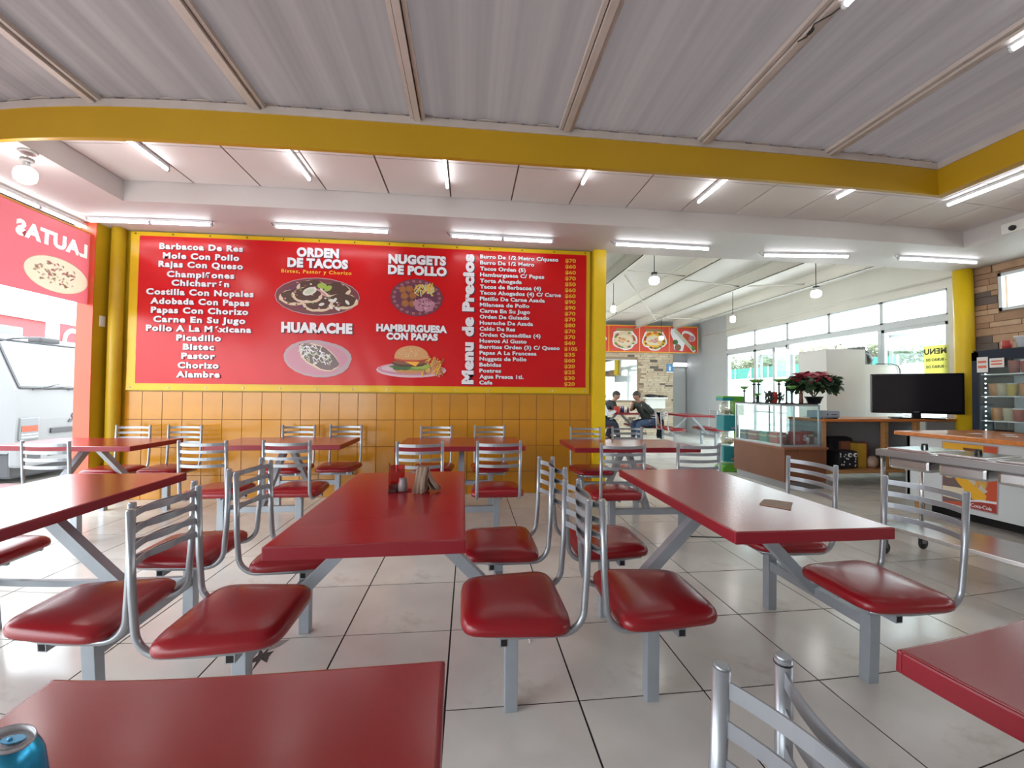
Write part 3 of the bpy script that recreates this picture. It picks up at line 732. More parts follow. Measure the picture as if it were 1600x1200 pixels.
P_.ell(.02, .02, .25, .135, 'tortilla', rot=-.5, wob=.03).ell(.03, .02, .235, .12, 'bean', rot=-.5, wob=.05)
for k in range(95):
    a = rp.uniform(0, 6.28); q = rp.random()**.5
    u, v = .20*q*math.cos(a), .10*q*math.sin(a)
    P_.strip(u*.88+v*.48-.02, -u*.48+v*.88+.05, rp.uniform(.03, .08), .010, rp.uniform(-1.5, 1.5), rp.choice(('lettuce', 'white', 'onion', 'lettuce', 'bean')))
P_.build('printed_dish', ban, (-1.815, YB-.0005, 1.66))
P_ = Print(); P_.ell(0, 0, .318, .231, 'plum').ell(0, 0, .302, .217, 'plate').ell(0, 0, .26, .185, 'plum')
for k in range(22):
    a = 2*PI*k/22; P_.ell(.275*math.cos(a), .20*math.sin(a), .018, .014, 'pink', n=8).ell(.275*math.cos(a), .20*math.sin(a), .010, .008, 'plum', n=8)
for cx, cz in ((-.17, .09), (-.09, .10), (-.15, .01), (-.05, .02), (-.14, -.08), (-.05, -.08)):
    P_.ell(cx, cz, .048, .044, 'brown', wob=.06, seed=cx*30).ell(cx+.004, cz+.006, .041, .036, 'nugget', wob=.06, seed=cx*30)
for k in range(34): P_.strip(.07+rp.uniform(-.08, .13), .10+rp.uniform(-.06, .06), rp.uniform(.06, .12), .014, rp.uniform(-1.5, 1.5), rp.choice(('fries', 'lettuce', 'yellow', 'fries')))
P_.ell(.09, -.09, .13, .085, 'cabbage', wob=.08)
for k in range(50): P_.ell(.09+rp.gauss(0, .05), -.085+rp.gauss(0, .035), .012, .007, rp.choice(('pinkr', 'cabbage', 'plum', 'pink')), rot=rp.uniform(0, 3), n=6)
P_.build('printed_dish', ban, (-.657, YB-.0005, 2.438))
P_ = Print(); P_.ell(0, -.045, .42, .092, 'pinkr').ell(0, -.035, .40, .075, 'pink').ell(-.02, -.025, .34, .055, 'pinkr')
for k in range(60):
    P_.strip(.22+rp.uniform(-.10, .14), rp.uniform(-.05, .10)-abs(rp.gauss(0, .02)), rp.uniform(.09, .15), .016, rp.uniform(.5, 2.4), rp.choice(('fries', 'bunlo', 'yellow', 'nugget')))
P_.poly([(-.21, -.045), (-.17, -.075), (0, -.09), (.12, -.075), (.16, -.045), (.14, -.02), (-.2, -.02)], 'bunlo')
P_.ell(-.02, -.012, .24, .035, 'green', wob=.10).ell(-.12, -.01, .12, .04, 'dkgreen', wob=.15).ell(.1, -.0, .12, .03, 'lime', wob=.12)
P_.ell(-.03, .03, .205, .036, 'meat', wob=.06).ell(-.03, .05, .19, .03, 'brown', wob=.04)
P_.poly([(-.12, .075), (.10, .065), (.05, .0)], 'cheese').poly([(-.2, .09), (.17, .095), (.165, .06), (-.19, .058)], 'tomato').ell(-.02, .095, .19, .028, 'redish')
P_.poly([(-.205, .10)] + [(.205*math.cos(PI-PI*i/16)-.0, .10+.155*math.sin(PI*i/16)**.8) for i in range(1, 16)] + [(.205, .10), (.1, .083), (-.1, .083)], 'bun')
for k in range(50):
    a = rp.uniform(.15, PI-.15); q = rp.uniform(.2, .92); P_.ell(.19*q*math.cos(a), .11+.13*q*math.sin(a), .005, .0035, 'cream', n=6)
P_.build('printed_dish', ban, (-.712, YB-.0005, 1.585))

# ================================================================== RED HANGING BANNER AT THE OPEN SIDE (seen from its back)
RB = translucent('backlit_red_vinyl', (0.55, 0.12, 0.14), 0.34, (0.62, 0.15, 0.18))
BL_ = translucent('backlit_white_print', (0.72, 0.68, 0.62), .30, (.90, .84, .76))
from mathutils.geometry import tessellate_polygon
cu = bpy.data.curves.new('t', 'FONT'); cu.body = 'LAUTAS'; cu.size = 1; cu.offset = .05; cu.space_character = 1.08; cu.resolution_u = 3
o = bpy.data.objects.new('t', cu); C.objects.link(o); bpy.context.view_layer.update()
me = bpy.data.meshes.new_from_object(o.evaluated_get(bpy.context.evaluated_depsgraph_get()))
bpy.data.objects.remove(o); bpy.data.curves.remove(cu)
b_ = bmesh.new(); b_.from_mesh(me); bmesh.ops.remove_doubles(b_, verts=b_.verts, dist=1e-5)
X = [v.co.x for v in b_.verts]; ax, ex = min(X), max(X)
def yz(co): return Vector((4.80 - (co.x-ax)/(ex-ax)*.78, 2.78 + (co.y-.35)*.135/.70, 0))
loops = []; todo = {e for e in b_.edges if len(e.link_faces) == 1}
while todo:
    e = todo.pop(); st_ = e.verts[0]; cur = e.verts[1]; lp = [st_, cur]
    while cur != st_:
        nx_ = [q for q in cur.link_edges if q in todo]
        if not nx_: break
        todo.discard(nx_[0]); cur = nx_[0].other_vert(cur)
        if cur != st_: lp.append(cur)
    loops.append([yz(v.co) for v in lp])
dish = [Vector((4.47+.345*math.cos(2*PI*k/40), 2.43+.175*math.sin(2*PI*k/40), 0)) for k in range(40)]
outer = [Vector((1.2, 2.20, 0)), Vector((4.83, 2.20, 0)), Vector((4.83, 3.0, 0)), Vector((1.2, 3.0, 0))]
allp = [outer, dish] + loops
tris = tessellate_polygon(allp); flat = [p for l in allp for p in l]
hb = tag(MB().add([(-4.20, p.x, p.y) for p in flat], [tuple(t) for t in tris]).build('hanging_banner', RB), 'translucent red banner hanging over the truck opening, its lettering reversed', 'banner')
MB().box((-4.203, 1.2, 2.985), (-4.193, 4.83, 3.003)).build('top_hem', mat('yellow_hem', (.75, .38, .08), .5), hb)
b_.verts.ensure_lookup_table(); b_.verts.index_update()
MB().add([(-4.201, yz(v.co).x, yz(v.co).y) for v in b_.verts], [[v.index for v in f.verts] for f in b_.faces]).build('lettering', BL_, hb)
b_.free(); bpy.data.meshes.remove(me)
FCT = {k: translucent('backlit_'+k, c, .26, tuple(v for v in c)) for k, c in dict(cream=(.74,.64,.48), pinkr=(.66,.46,.48), lettuce=(.56,.60,.42), fish=(.62,.55,.44), white=(.78,.76,.70), pink=(.62,.34,.36)).items()}
class TPrint(Print):
    def c(s, n):
        m_ = FCT[n]
        if m_ not in s.mats: s.mats.append(m_)
        return s.mats.index(m_)
g = TPrint(); g.ell(0, 0, .35, .18, 'cream', n=40)
for k in range(60):   # side by side patches, single layer thick where possible
    a = rp.uniform(0, 2*PI); q_ = rp.random()**.5*.8
    g.ell(.31*q_*math.cos(a), .15*q_*math.sin(a), rp.uniform(.012, .03), rp.uniform(.006, .014), rp.choice(('pinkr', 'fish', 'white', 'pink', 'lettuce')), rot=rp.uniform(-1, 1), n=8, wob=.2)
g.build('printed_dish', hb, (-4.199, 4.47, 2.43), (0, 0, R(90)))

# ================================================================== MENU BOX IN THE BACK ROOM
mb_ = empty('menu_signboard', 'long red food picture signboard over the far stone wall', 'sign', (5.2, 11.95, 2.98))
bx((-2.3, 0, -.42), (1.96, .05, .42)).build('board', mat('sign_red', (.62, .055, .03), .4), mb_)
q = MB()
for x in (-1.93, -.93, .05, 1.01): q.box((x-.012, -.006, -.42), (x+.012, 0, .42))
q.box((-2.3, -.008, .395), (1.96, 0, .42)).box((-2.3, -.008, -.42), (1.96, 0, -.395)).box((1.935, -.008, -.42), (1.96, 0, .42))
q.build('yellow_border', mat('sign_yellow', (.85, .42, .02), .4), mb_)
for kx, cx in enumerate((-2.1, -1.42, -.43, .53, 1.47)):
    P_ = Print()
    if kx == 4:
        P_.ell(.0, -.02, .0, .0, 'white')
        P_.poly([(-.40, .36), (-.30, .36), (.42, -.34), (.34, -.40), (.05, -.12), (-.02, -.36), (-.30, -.30), (-.33, .0), (-.42, .2)], 'white')
        P_.ell(.18, .12, .24, .14, 'white', rot=-.5).ell(.14, .09, .17, .10, 'redish', rot=-.5).ell(.28, .05, .1, .09, 'pink')
        P_.ell(-.26, -.08, .09, .08, 'dkgreen').ell(-.18, -.24, .11, .10, 'brown').strip(0, .02, .78, .11, -.80, 'fish').strip(.02, .02, .7, .03, -.80, 'lettuce').ell(.33, -.26, .06, .08, 'green')
    else:
        P_.ell(0, -.02, .40 if kx else .18, .33, 'white', wob=.06, seed=kx).ell(0, -.03, .36 if kx else .16, .28, 'tortilla' if kx != 3 else 'yellow', wob=.1, seed=kx)
        P_.ell(-.02, -.04, .27 if kx else .1, .16, 'cream', wob=.05).strip(0, .28, .55 if kx else .2, .09, 0, 'wood')
        for k in range(26):
            a = rp.uniform(0, 6.28); P_.ell((.31 if kx else .12)*math.cos(a), -.04+.24*math.sin(a), .045, .03, rp.choice(('green', 'redish', 'dkgreen', 'tomato', 'brown')), n=8, wob=.1)
        for k in range(12): P_.ell(rp.uniform(-.2, .2) if kx else 0, -.05+rp.uniform(-.09, .09), .05, .025, rp.choice(('redish', 'cheese', 'radish', 'bun')), n=8)
    P_.build('printed_dish', mb_, (cx, -.003, 0))
sg = empty('restroom_sign', 'small blue sign with a white figure at the edge of the far stone wall', 'sign', (6.25, 11.985, 2.08))
MB().rbox((-.10, 0, -.135), (.10, .012, .135), .004).build('plate', mat('sign_blue', (.02, .22, .50), .35), sg)
bx((-.105, -.002, -.14), (.105, .004, -.105)).build('border', WHITE2, sg)
MB().lathe([(.0, -.004), (.018, -.004), (.018, 0), (.0, 0)], n=12, M=Matrix.Translation((0, -.001, .07)) @ Matrix.Rotation(-PI/2, 4, 'X')).prism([(-.045, .04), (.045, .04), (.02, -.0), (.03, -.07), (-.03, -.07), (-.02, 0)], 'y', -.004, 0).build('figure_symbol', mat('sign_white', (.8, .8, .8), .4), sg)

# ================================================================== LAMPS
def tube_lamp(c, L, axis, label, group, double=False, r=.014, tilt=0.0):
    rz = {'x': 0, 'y': HP}[axis] + tilt
    t = empty('tube_light', label, 'light', c, rz, group)
    h = L/2
    MB().rbox((-h-.01, -.014, .012), (h+.01, .014, .040), .004).build('batten_body', LAMPW, t)
    segs = ((-h, -.004), (.004, h)) if double else ((-h, h),)
    for a, b in segs:
        MB().tube([(a+.012, 0, -.002), (b-.012, 0, -.002)], r, 12).build('light_tube', TUBE, t)
    e = MB()
    for a, b in segs:
        e.tube([(a-.008, 0, -.002), (a+.014, 0, -.002)], r+.002, 12).tube([(b-.014, 0, -.002), (b+.008, 0, -.002)], r+.002, 12)
    e.build('end_cap', LAMPW, t)
    e = MB().tube([(-h-.008, 0, 0), (-h-.03, .006, .02), (-h-.05, .01, .045)], .003, 6); e.build('lead_wire', BLACK, t)
    return t
for x, y, L, d, tl, lab in ((-3.455, 4.67, 1.26, 1, 0, 'double tube light on the soffit at the left, over the pillar and the first dishes'), (-1.537, 4.64, 1.22, 0, 0, 'tube light on the soffit above the word ORDEN'), (.37, 4.67, 1.20, 1, R(.8), 'double tube light on the soffit above the vertical lettering'), (2.34, 4.67, 1.22, 0, R(.5), 'tube light on the soffit just right of the yellow square post'), (4.33, 4.735, 1.12, 0, R(-6.5), 'slightly crooked tube light on the soffit, second right of the yellow post'), (6.19, 4.61, 1.2, 0, R(-2.5), 'tube light on the soffit nearest the round yellow column')):
    tube_lamp((x, y, 3.082), L, 'x', lab, 'tube lights along the soffit', bool(d), tilt=tl)
for x, ya, yb, lab in ((-2.77, 3.30, 3.92, 'first tube light from the left on the recessed panels'), (-1.535, 3.35, 3.97, 'second tube light from the left on the recessed panels'), (-.235, 3.35, 3.96, 'third tube light on the recessed panels, pointing straight at the camera'), (1.06, 3.13, 3.73, 'fourth tube light on the recessed panels, half hidden by the yellow beam'), (2.365, 3.34, 3.94, 'fifth tube light on the recessed panels, right of the middle'), (3.70, 3.07, 3.66, 'sixth tube light, only its end visible under the yellow beam'), (4.98, 2.38, 3.61, 'long tube light beyond the corner of the yellow beam')):
    yb2 = max(ya, 3.25) if x < 4.5 else ya
    tube_lamp((x, (yb2+yb)/2 if x < 4.5 else (ya+yb)/2, 3.286), (yb-yb2) if x < 4.5 else (yb-ya), 'y', lab, 'tube lights on the recessed panels')
tube_lamp((-4.262, 4.30, 3.065), 1.15, 'y', 'tube light along the dark rail above the red hanging banner', 'tube lights over the hanging banner', True)
tube_lamp((-4.262, 3.10, 3.065), 1.15, 'y', 'tube light at the left image edge above the red hanging banner', 'tube lights over the hanging banner', True)
rt = tube_lamp((3.20, 1.26, 3.36), 1.15, 'y', 'tube light under the roof at the upper right edge', 'roof lamps')
ru = tube_lamp((1.975, 1.28, 3.365), 1.15, 'y', 'unlit end of a white tube lamp on the roof batten at the top edge', 'roof lamps')
tag(MB().tube([(1.925, 2.13, 3.385), (1.945, 2.08, 3.375), (1.92, 2.0, 3.38), (1.965, 1.93, 3.38), (1.975, 1.86, 3.375)], .004, 6).ball((1.94, 2.05, 3.378), .011, .030, .011, 8, 6).build('taped_wire', BLACK), 'black taped wires hanging loose on a roof batten', 'wire')
def bulb(c, top, r, label, group, tall=False):
    t = empty('pendant_bulb', label, 'light', c, 0, group)
    hh = r*1.5 if not tall else r*2.6
    MB().lathe([(0, -hh/2), (r*.55, -hh/2+r*.05), (r*.92, -hh*.30), (r, 0), (r*.97, hh*.28), (r*.8, hh*.42), (r*.5, hh*.5)], n=20).build('bulb', BULB, t)
    MB().lathe([(r*.72, hh*.46), (r*.45, hh*.5+r*.25), (r*.28, hh*.5+r*.45), (r*.28, hh*.5+r*.75), (0, hh*.5+r*.75)], n=16).build('bulb_neck', LAMPW, t)
    MB().lathe([(r*.62, hh*.5+r*.62), (r*.62, hh*.5+r*.95), (0, hh*.5+r*.95)], n=14).build('socket', BLACK if not tall or top-c[2] < .3 else mat('grey_socket', (.12, .12, .12), .5), t)
    if top - c[2] > hh: MB().tube([(0, 0, hh*.5+r*.9), (0, 0, top-c[2])], .006, 8).build('drop_rod', BLACK if top-c[2] > .3 else LAMPW, t)
    return t
b0 = bulb((-3.47, 3.36, 2.93), SZ, .078, 'large lit bulb under the soffit in the upper left', 'ceiling bulbs')
for o in b0.children:
    if o.name.startswith('socket'): o.data.materials[0] = mat('grey_socket', (.3, .28, .27), .5)
MB().lathe([(.055, .18), (.07, .195), (0, .195)], n=20).build('ceiling_rose', mat('grey_rose', (.35, .32, .31), .5), b0)
bulb((2.87, 6.0, 3.05), 3.56, .075, 'lit pendant bulb nearest the yellow post in the back room, second from the post', 'pendant bulbs in the back room')
bulb((2.95, 8.0, 3.02), 3.56, .052, 'tall lit bulb hanging right beside the yellow square post', 'pendant bulbs in the back room', True)
bulb((5.28, 10.6, 2.82), 3.56, .06, 'lit bulb hanging in front of the far food signboard', 'pendant bulbs in the back room')
bulb((5.58, 8.0, 2.88), 3.56, .052, 'tall lit bulb at the far end of the window row', 'pendant bulbs in the back room', True)
bulb((5.66, 6.0, 2.94), 3.56, .075, 'lit pendant bulb in front of the upper window panes', 'pendant bulbs in the back room')
#PART3
# ================================================================== SWEETS STAND, SHOWCASE, DESK, TELEVISION
cb = empty('display_cabinet', 'brown board cabinet carrying the glass showcase near the window row', 'cabinet', (4.23, 5.00, 0))
MB().box((.03, .02, .0), (.60, 1.02, .10)).build('plinth', STEELD, cb)
MB().box((0, .012, .10), (.012, 1.04, .535)).build('side_panel', BROWN, cb)
MB().box((0, 0, .10), (.20, .012, .535)).box((.204, 0, .10), (.62, .012, .535)).build('front_panel', BROWN, cb)
MB().box((.60, .012, .10), (.62, 1.04, .535)).box((.012, 1.03, .10), (.60, 1.04, .535)).build('back_panel', BROWN, cb)
MB().rbox((-.02, -.02, .535), (.64, 1.06, .565), .006).build('worktop', mat('brown_top', (.26, .09, .04), .35), cb)
sh = empty('glass_showcase', 'glass showcase with thin aluminium frame full of red snack boxes', 'showcase', (4.26, 5.10, .566))
a_, b_, h_ = .575, .93, .575
q = MB()
for x in (0, a_):
    for y in (0, b_): q.box((x-.010, y-.010, 0), (x+.010, y+.010, h_))
q.box((.19, -.008, 0), (.205, .008, h_))
for z in (.01, h_-.01):
    for y in (0, b_): q.box((0, y-.011, z-.011), (a_, y+.011, z+.011))
    for x in (0, a_): q.box((x-.011, 0, z-.011), (x+.011, b_, z+.011))
q.build('frame', mat('case_aluminium', (.50, .52, .54), .35, metal=.6), sh)
MB().box((.01, -.002, .02), (a_-.01, .002, h_-.02)).build('front_glass', CGLASS, sh)
MB().box((-.002, .01, .02), (.002, b_-.01, h_-.02)).build('side_glass', CGLASS, sh)
MB().box((0.0, 0.0, h_), (a_, b_, h_+.006)).build('top_glass', CGLASS, sh)
MB().box((.02, .02, .27), (a_-.02, b_*.6, .274)).build('glass_shelf', CGLASS, sh)
SB = [mat('snack_red', (.50, .03, .025), .4), mat('snack_dkred', (.25, .02, .03), .4), mat('snack_navy', (.03, .05, .12), .4), mat('snack_orange', (.62, .20, .04), .4), mat('snack_green', (.05, .28, .20), .4)]
k = 0
for (x, y, w_, d_, z_, c, lab) in ((.25, .05, .28, .12, .17, 0, 'red snack box with a white swirl in the front of the showcase'), (.03, .10, .14, .16, .16, 0, 'red snack box behind the aluminium post of the showcase'), (.03, .30, .14, .16, .15, 4, 'green sweet packet in the side of the showcase'), (.03, .50, .15, .2, .14, 1, 'dark red snack box in the side of the showcase'), (.03, .74, .15, .15, .14, 2, 'navy snack packet at the far end of the showcase'), (.44, .04, .10, .12, .18, 1, 'dark red packet at the right end of the showcase')):
    o = empty('snack_box', lab, 'snack box', (4.26+x, 5.10+y, .590), 0, 'snacks in the showcase')
    MB().rbox((0, 0, 0), (w_, d_, z_), .004).build('carton', SB[c], o)
    if k == 0:
        text('S', PRW, o, .13, .19, .09, -.002, .075, bold=.03, shadow=False); MB().box((.02, -.002, .04), (.08, 0, .13)).build('pink_patch', mat('pink_patch', (.6, .1, .12), .5), o)
    else: MB().box((.01, -.002, z_*.6), (w_-.01, 0, z_*.75)).box((-.002, .01, z_*.55), (0, d_-.01, z_*.7)).build('label_band', mat('pale_label', (.6, .45, .3), .5), o)
    k += 1
o = tag(MB().ball((0, 0, 0), .13, .10, .07, 14, 8, fn=lambda d: 1+.18*math.sin(d.x*9+d.y*7)).build('grey_cloth_bundle', mat('dark_cloth', (.07, .10, .12), .8), None, (4.58, 5.38, .64)), 'dark grey bundle lying on the snack boxes in the showcase', 'bundle')
for x, lab in ((4.715, 'white plastic bottle standing by the front glass of the showcase'), ):
    tag(MB().lathe([(0, 0), (.022, 0), (.024, .09), (.010, .12), (.010, .14), (0, .14)], n=12).build('small_bottle', LAMPW, None, (x, 5.16, .590)), lab, 'bottle')
gl = tag(MB().ribbon([(4.27+.55*i/40, 5.10, 1.152) for i in range(41)], (0, 0, 1), .016, .012).ribbon([(4.26, 5.10+.93*i/40, 1.152) for i in range(41)], (0, 0, 1), .016, .012).build('tinsel_core', BLACK), 'black tinsel garland along the top edge of the showcase', 'garland')
g = MB()
for k in range(420):
    t = rp.random(); p = Vector((4.27+.55*t, 5.10, 1.152)) if rp.random() < .45 else Vector((4.26, 5.10+.93*t, 1.152))
    d = Vector((rp.gauss(0, 1), rp.gauss(0, 1), rp.gauss(.3, 1))).normalized()*rp.uniform(.012, .03)
    g.bar(p, p+d, .003, .001)
g.build('tinsel_fringe', BLACK, gl)['kind'] = 'stuff'
tag(MB().box((.0, .0, .0), (.575, .93, .006)).build('dark_tray', mat('dark_green_mat', (.02, .03, .03), .6), None, (4.26, 5.10, 1.1475)), 'thin dark mat on top of the showcase', 'mat')
GRN = mat('bright_green_cup', (.16, .36, .08), .5); DK = mat('dark_iron', (.02, .03, .035), .45)
def stick(x, y, h, lab, big=1.0):
    t = empty('candle_stand', lab, 'candle stand', (x, y, 1.154), 0, 'green cups on thin stems')
    MB().lathe([(0, 0), (.022, 0), (.018, .008), (.010, .014), (.010, h-.075), (.024, h-.068), (.024, h-.055), (.010, h-.048), (.009, h-.03)], n=10).build('stem', DK, t)
    MB().lathe([(.009, h-.035), (.035*big, h-.030), (.062*big, h-.004), (.066*big, h+.012), (0, h+.0)], n=10).build('cup', GRN, t)
    g = MB()
    for k in range(8):
        a = 2*PI*k/8; g.bar((.03*big*math.cos(a), .03*big*math.sin(a), h-.01), (.085*big*math.cos(a), .085*big*math.sin(a), h+.012*math.sin(k*3)), .020, .003)
    g.build('leaf', GRN, t)
stick(4.32, 5.92, .24, 'short leaning green cup on a stem at the far end of the showcase top', .9)
stick(4.33, 5.72, .34, 'tall green cup on a stem, leftmost of the tall ones', .9)
stick(4.38, 5.68, .34, 'tall green cup on a stem, second of the tall ones')
stick(4.50, 5.42, .34, 'tall green cup on a stem behind the red lantern', 1)
stick(4.60, 5.40, .345, 'tall green cup on a stem, third tall one from the left', .9)
stick(4.55, 5.24, .24, 'medium green cup on a dark stem between the lantern and the poinsettia', .95)
stick(4.34, 5.66, .13, 'tiny green cup on a stem low beside the lantern', .6)
lt = empty('red_lantern', 'small red lantern with dark foliage on top of the showcase', 'lantern', (4.42, 5.42, 1.154))
MB().lathe([(0, 0), (.035, 0), (.045, .03), (.045, .13), (.03, .16), (0, .17)], n=14).build('shade', mat('lantern_red', (.45, .03, .02), .5), lt)
g = MB()
for k in range(90):
    sx_ = rp.choice((-1, 1)); p = Vector((sx_*rp.uniform(.035, .12), rp.uniform(-.04, .04), rp.uniform(0, .17)*(1-.3*rp.random()))); d = Vector((rp.gauss(0, .3), rp.gauss(0, .3), 1)).normalized()*rp.uniform(.03, .06)
    g.bar(p, p+d, .02, .003)
g.build('dark_foliage', mat('dark_leaf', (.03, .04, .035), .6), lt)['kind'] = 'stuff'
fg = empty('figurine', 'small brown standing figurine beside the poinsettia', 'figurine', (4.70, 5.25, 1.154))
MB().lathe([(0, 0), (.03, 0), (.028, .06), (.022, .10), (.026, .14), (.012, .165), (.0, .17)], n=12).ball((0, 0, .195), .022, .022, .027, 10, 7).build('figure', mat('figurine_brown', (.20, .08, .05), .5), fg)
MB().lathe([(.04, .205), (.038, .21), (.02, .215), (.018, .232), (0, .235)], n=12).build('hat', DK, fg)
# poinsettia
po = empty('poinsettia', 'bushy red poinsettia in a black pot on the showcase corner', 'plant', (4.92, 5.27, 1.155))
MB().lathe([(0, 0), (.075, 0), (.105, .085), (.115, .085), (.115, .10), (.098, .10), (.09, .085), (0, .08)], n=20).build('pot', BLACK, po)
g = MB()
for k in range(9):
    a = 2*PI*k/9; g.tube([(0, 0, .08), (.06*math.cos(a), .06*math.sin(a), .17), (.20*math.cos(a), .20*math.sin(a), .26)], .005, 6)
g.build('stems', mat('stem_brown', (.10, .09, .03), .7), po)
def leafmesh(nm, m_, L, W_):
    g = MB(); pts = [(0, 0), (.25, .32), (.42, .42), (.5, .36), (.62, .5), (.78, .28), (1, 0)]
    vs = [(x*L, y*W_, -.02*L*x*x*8*.3 + .05*L*y) for x, y in pts] + [(x*L, -y*W_, -.02*L*x*x*8*.3 + .05*L*y) for x, y in pts[1:-1]]
    n = len(pts); mid = [(x*L, 0, -.006*L*x*x*8) for x, y in pts]
    vs = [(x*L, y*W_, -.06*L*x*x + .04*L*abs(y)*2) for x, y in pts] + [(x*L, -y*W_, -.06*L*x*x+.04*L*abs(y)*2) for x, y in pts] + [(x*L, 0, -.06*L*x*x) for x, y in pts]
    fs = []
    for i in range(n-1): fs += [(i, i+1, 2*n+i+1, 2*n+i), (2*n+i, 2*n+i+1, n+i+1, n+i)]
    return g.add(vs, fs).mesh(nm, m_)
LR = leafmesh('bract', mat('bract_red', (.40, .012, .045), .5), .10, .065); LG = leafmesh('leaf', mat('poinsettia_green', (.035, .075, .03), .5), .105, .07)
for k in range(290):
    a = rp.uniform(0, 2*PI); u = rp.random()
    if k < 120: el = rp.uniform(.45, 1.45); me_ = LR; nm = 'bract'; rr = 1.0
    else: el = rp.uniform(-.75, .60); me_ = LG; nm = 'leaf'; rr = .98
    p = Vector((math.cos(el)*math.cos(a)*.30*rr, math.cos(el)*math.sin(a)*.24*rr, .285+math.sin(el)*(.165 if el > 0 else .13)))
    o = inst(me_, nm, po, p); o.rotation_euler = (rp.uniform(-.5, .5), rp.uniform(-.2, .9), a + rp.uniform(-.7, .7))
    s_ = rp.uniform(.8, 1.25); o.scale = (s_, s_, s_)
g = MB()
for k in range(420):
    a = rp.uniform(0, 2*PI); el = rp.uniform(-.7, 1.2); q_ = rp.uniform(.5, .97)
    p = Vector((math.cos(el)*math.cos(a)*.30*q_, math.cos(el)*math.sin(a)*.24*q_, .285+math.sin(el)*.14*q_))
    d = Vector((math.cos(a), math.sin(a), rp.uniform(-.6, .3))).normalized()*.09
    g.bar(p, p+d, .05, .002, up=(rp.gauss(0, 1), rp.gauss(0, 1), 1))
g.build('inner_foliage', mat('inner_green', (.02, .045, .02), .7), po)['kind'] = 'stuff'
# candy vending machine
vm = empty('candy_vending_machine', 'teal and green candy vending machine with two clear globes beside the cabinet', 'vending machine', (4.36, 6.36, 0), R(-10))
TEAL = mat('teal_plastic', (.02, .26, .30), .3); VG = mat('leaf_green_plastic', (.12, .42, .04), .35)
MB().rbox((-.17, -.15, 0), (.20, .17, .05), .02).prism([(-.17, .05), (.19, .05), (.10, .14), (-.12, .10)], 'y', -.13, .15).build('base', VG, vm)
MB().rbox((.10, -.06, .05), (.14, .06, 1.0), .02).rbox((.08, -.13, .93), (.19, .15, 1.24), .02).rbox((-.15, -.13, 1.18), (.19, .15, 1.25), .02).build('back_frame', VG, vm)
MB().rbox((-.16, -.135, 1.17), (.02, .135, 1.225), .01).build('top_cap', TEAL, vm)
for z in (.16, .67):
    MB().rbox((-.15, -.135, z), (.10, .135, z+.26), .02).build('coin_box', TEAL, vm)
    MB().lathe([(0, -.152), (.05, -.152), (.05, -.135), (0, -.135)], n=16, M=Matrix.Translation((-.005, 0, z+.13)) @ Matrix.Rotation(-HP, 4, 'Y')).build('knob', mat('knob_steel', (.45, .5, .55), .3, metal=.7), vm)
    MB().lathe([(0, -.139), (.045, -.139), (.045, -.13), (0, -.13)], n=16, M=Matrix.Translation((-.03, 0, z+.14)) @ Matrix.Rotation(HP, 4, 'X')).box((-.03, -.141, z+.03), (.06, -.132, z+.07)).build('coin_slot', mat('knob_steel', (.45, .5, .55), .3, metal=.7), vm)
    MB().ball((-.03, 0, z+.385), .125, .13, .125, 18, 12).build('globe', glassy('clear_globe', (.93, .92, .86), .18), vm)
    g = MB()
    for k in range(70):
        a = rp.uniform(0, 6.28); q_ = rp.random()**.5*.085; g.ball((-.03+q_*math.cos(a), q_*math.sin(a), z+.29+rp.uniform(0, .05)), .014, n=6, k=4)
    g.build('sweets', mat('cream_sweets', (.60, .52, .38), .4), vm)['kind'] = 'stuff'
# desk
dk = empty('counter_desk', 'long counter with orange varnished top and open shelf under the television', 'counter', (4.90, 5.08, 0))
MB().rbox((-.02, 0, .905), (2.28, .62, .945), .01).build('worktop', WOOD, dk)
for x in (.03, 1.02, 1.55):
    MB().box((x-.03, .03, .0), (x+.03, .09, .905)).build('leg', WOOD2, dk)
for x in (.03, 1.55): MB().box((x-.03, .50, .0), (x+.03, .56, .905)).build('leg', WOOD2, dk)
MB().box((-.01, .02, .18), (1.60, .60, .225)).build('shelf', WOOD2, dk)
MB().box((.0, .60, .10), (2.24, .615, .905)).build('back_panel', mat('grey_board', (.34, .35, .38), .6), dk)
MB().box((1.70, .03, .0), (2.24, .05, .905)).box((-.012, .03, .0), (-.0, .60, .905)).build('side_panel', mat('grey_board', (.34, .35, .38), .6), dk)
# things on the shelf
bg_ = empty('black_handbag', 'black handbag with white spots and an owl face on the low shelf', 'bag', (5.42, 5.28, .226))
MB().rbox((-.20, -.10, 0), (.13, .12, .26), .05).build('body', mat('black_cloth', (.012, .012, .018), .7), bg_)
g = MB()
for k in range(16): g.ball((rp.uniform(-.18, .10), -.10, rp.uniform(.04, .22)), .012, .004, .012, 8, 5)
g.build('white_spots', WHITE2, bg_)
for x in (-.02, .07): MB().ball((x, -.105, .20), .038, .01, .032, 12, 6, 0).ball((x, -.115, .20), .017, .008, .015, 10, 6, 1).build('eye', [WHITE2, BLACK], bg_)
tag(MB().rbox((5.30, 5.42, .226), (5.72, 5.60, .66), .06).build('dark_backpack', mat('dark_cloth2', (.02, .02, .03), .8)), 'dark backpack standing behind the spotted handbag', 'bag')
tag(MB().rbox((5.46, 5.36, .226), (5.64, 5.42, .60), .01).build('brown_carton', mat('brown_red_card', (.28, .10, .05), .6)), 'reddish brown carton standing between backpack and yellow folder', 'box')
tag(MB().rbox((5.60, 5.24, .226), (5.74, 5.38, .58), .01).build('yellow_folder', mat('mustard', (.52, .30, .03), .6)), 'upright mustard yellow box on the low shelf', 'box')
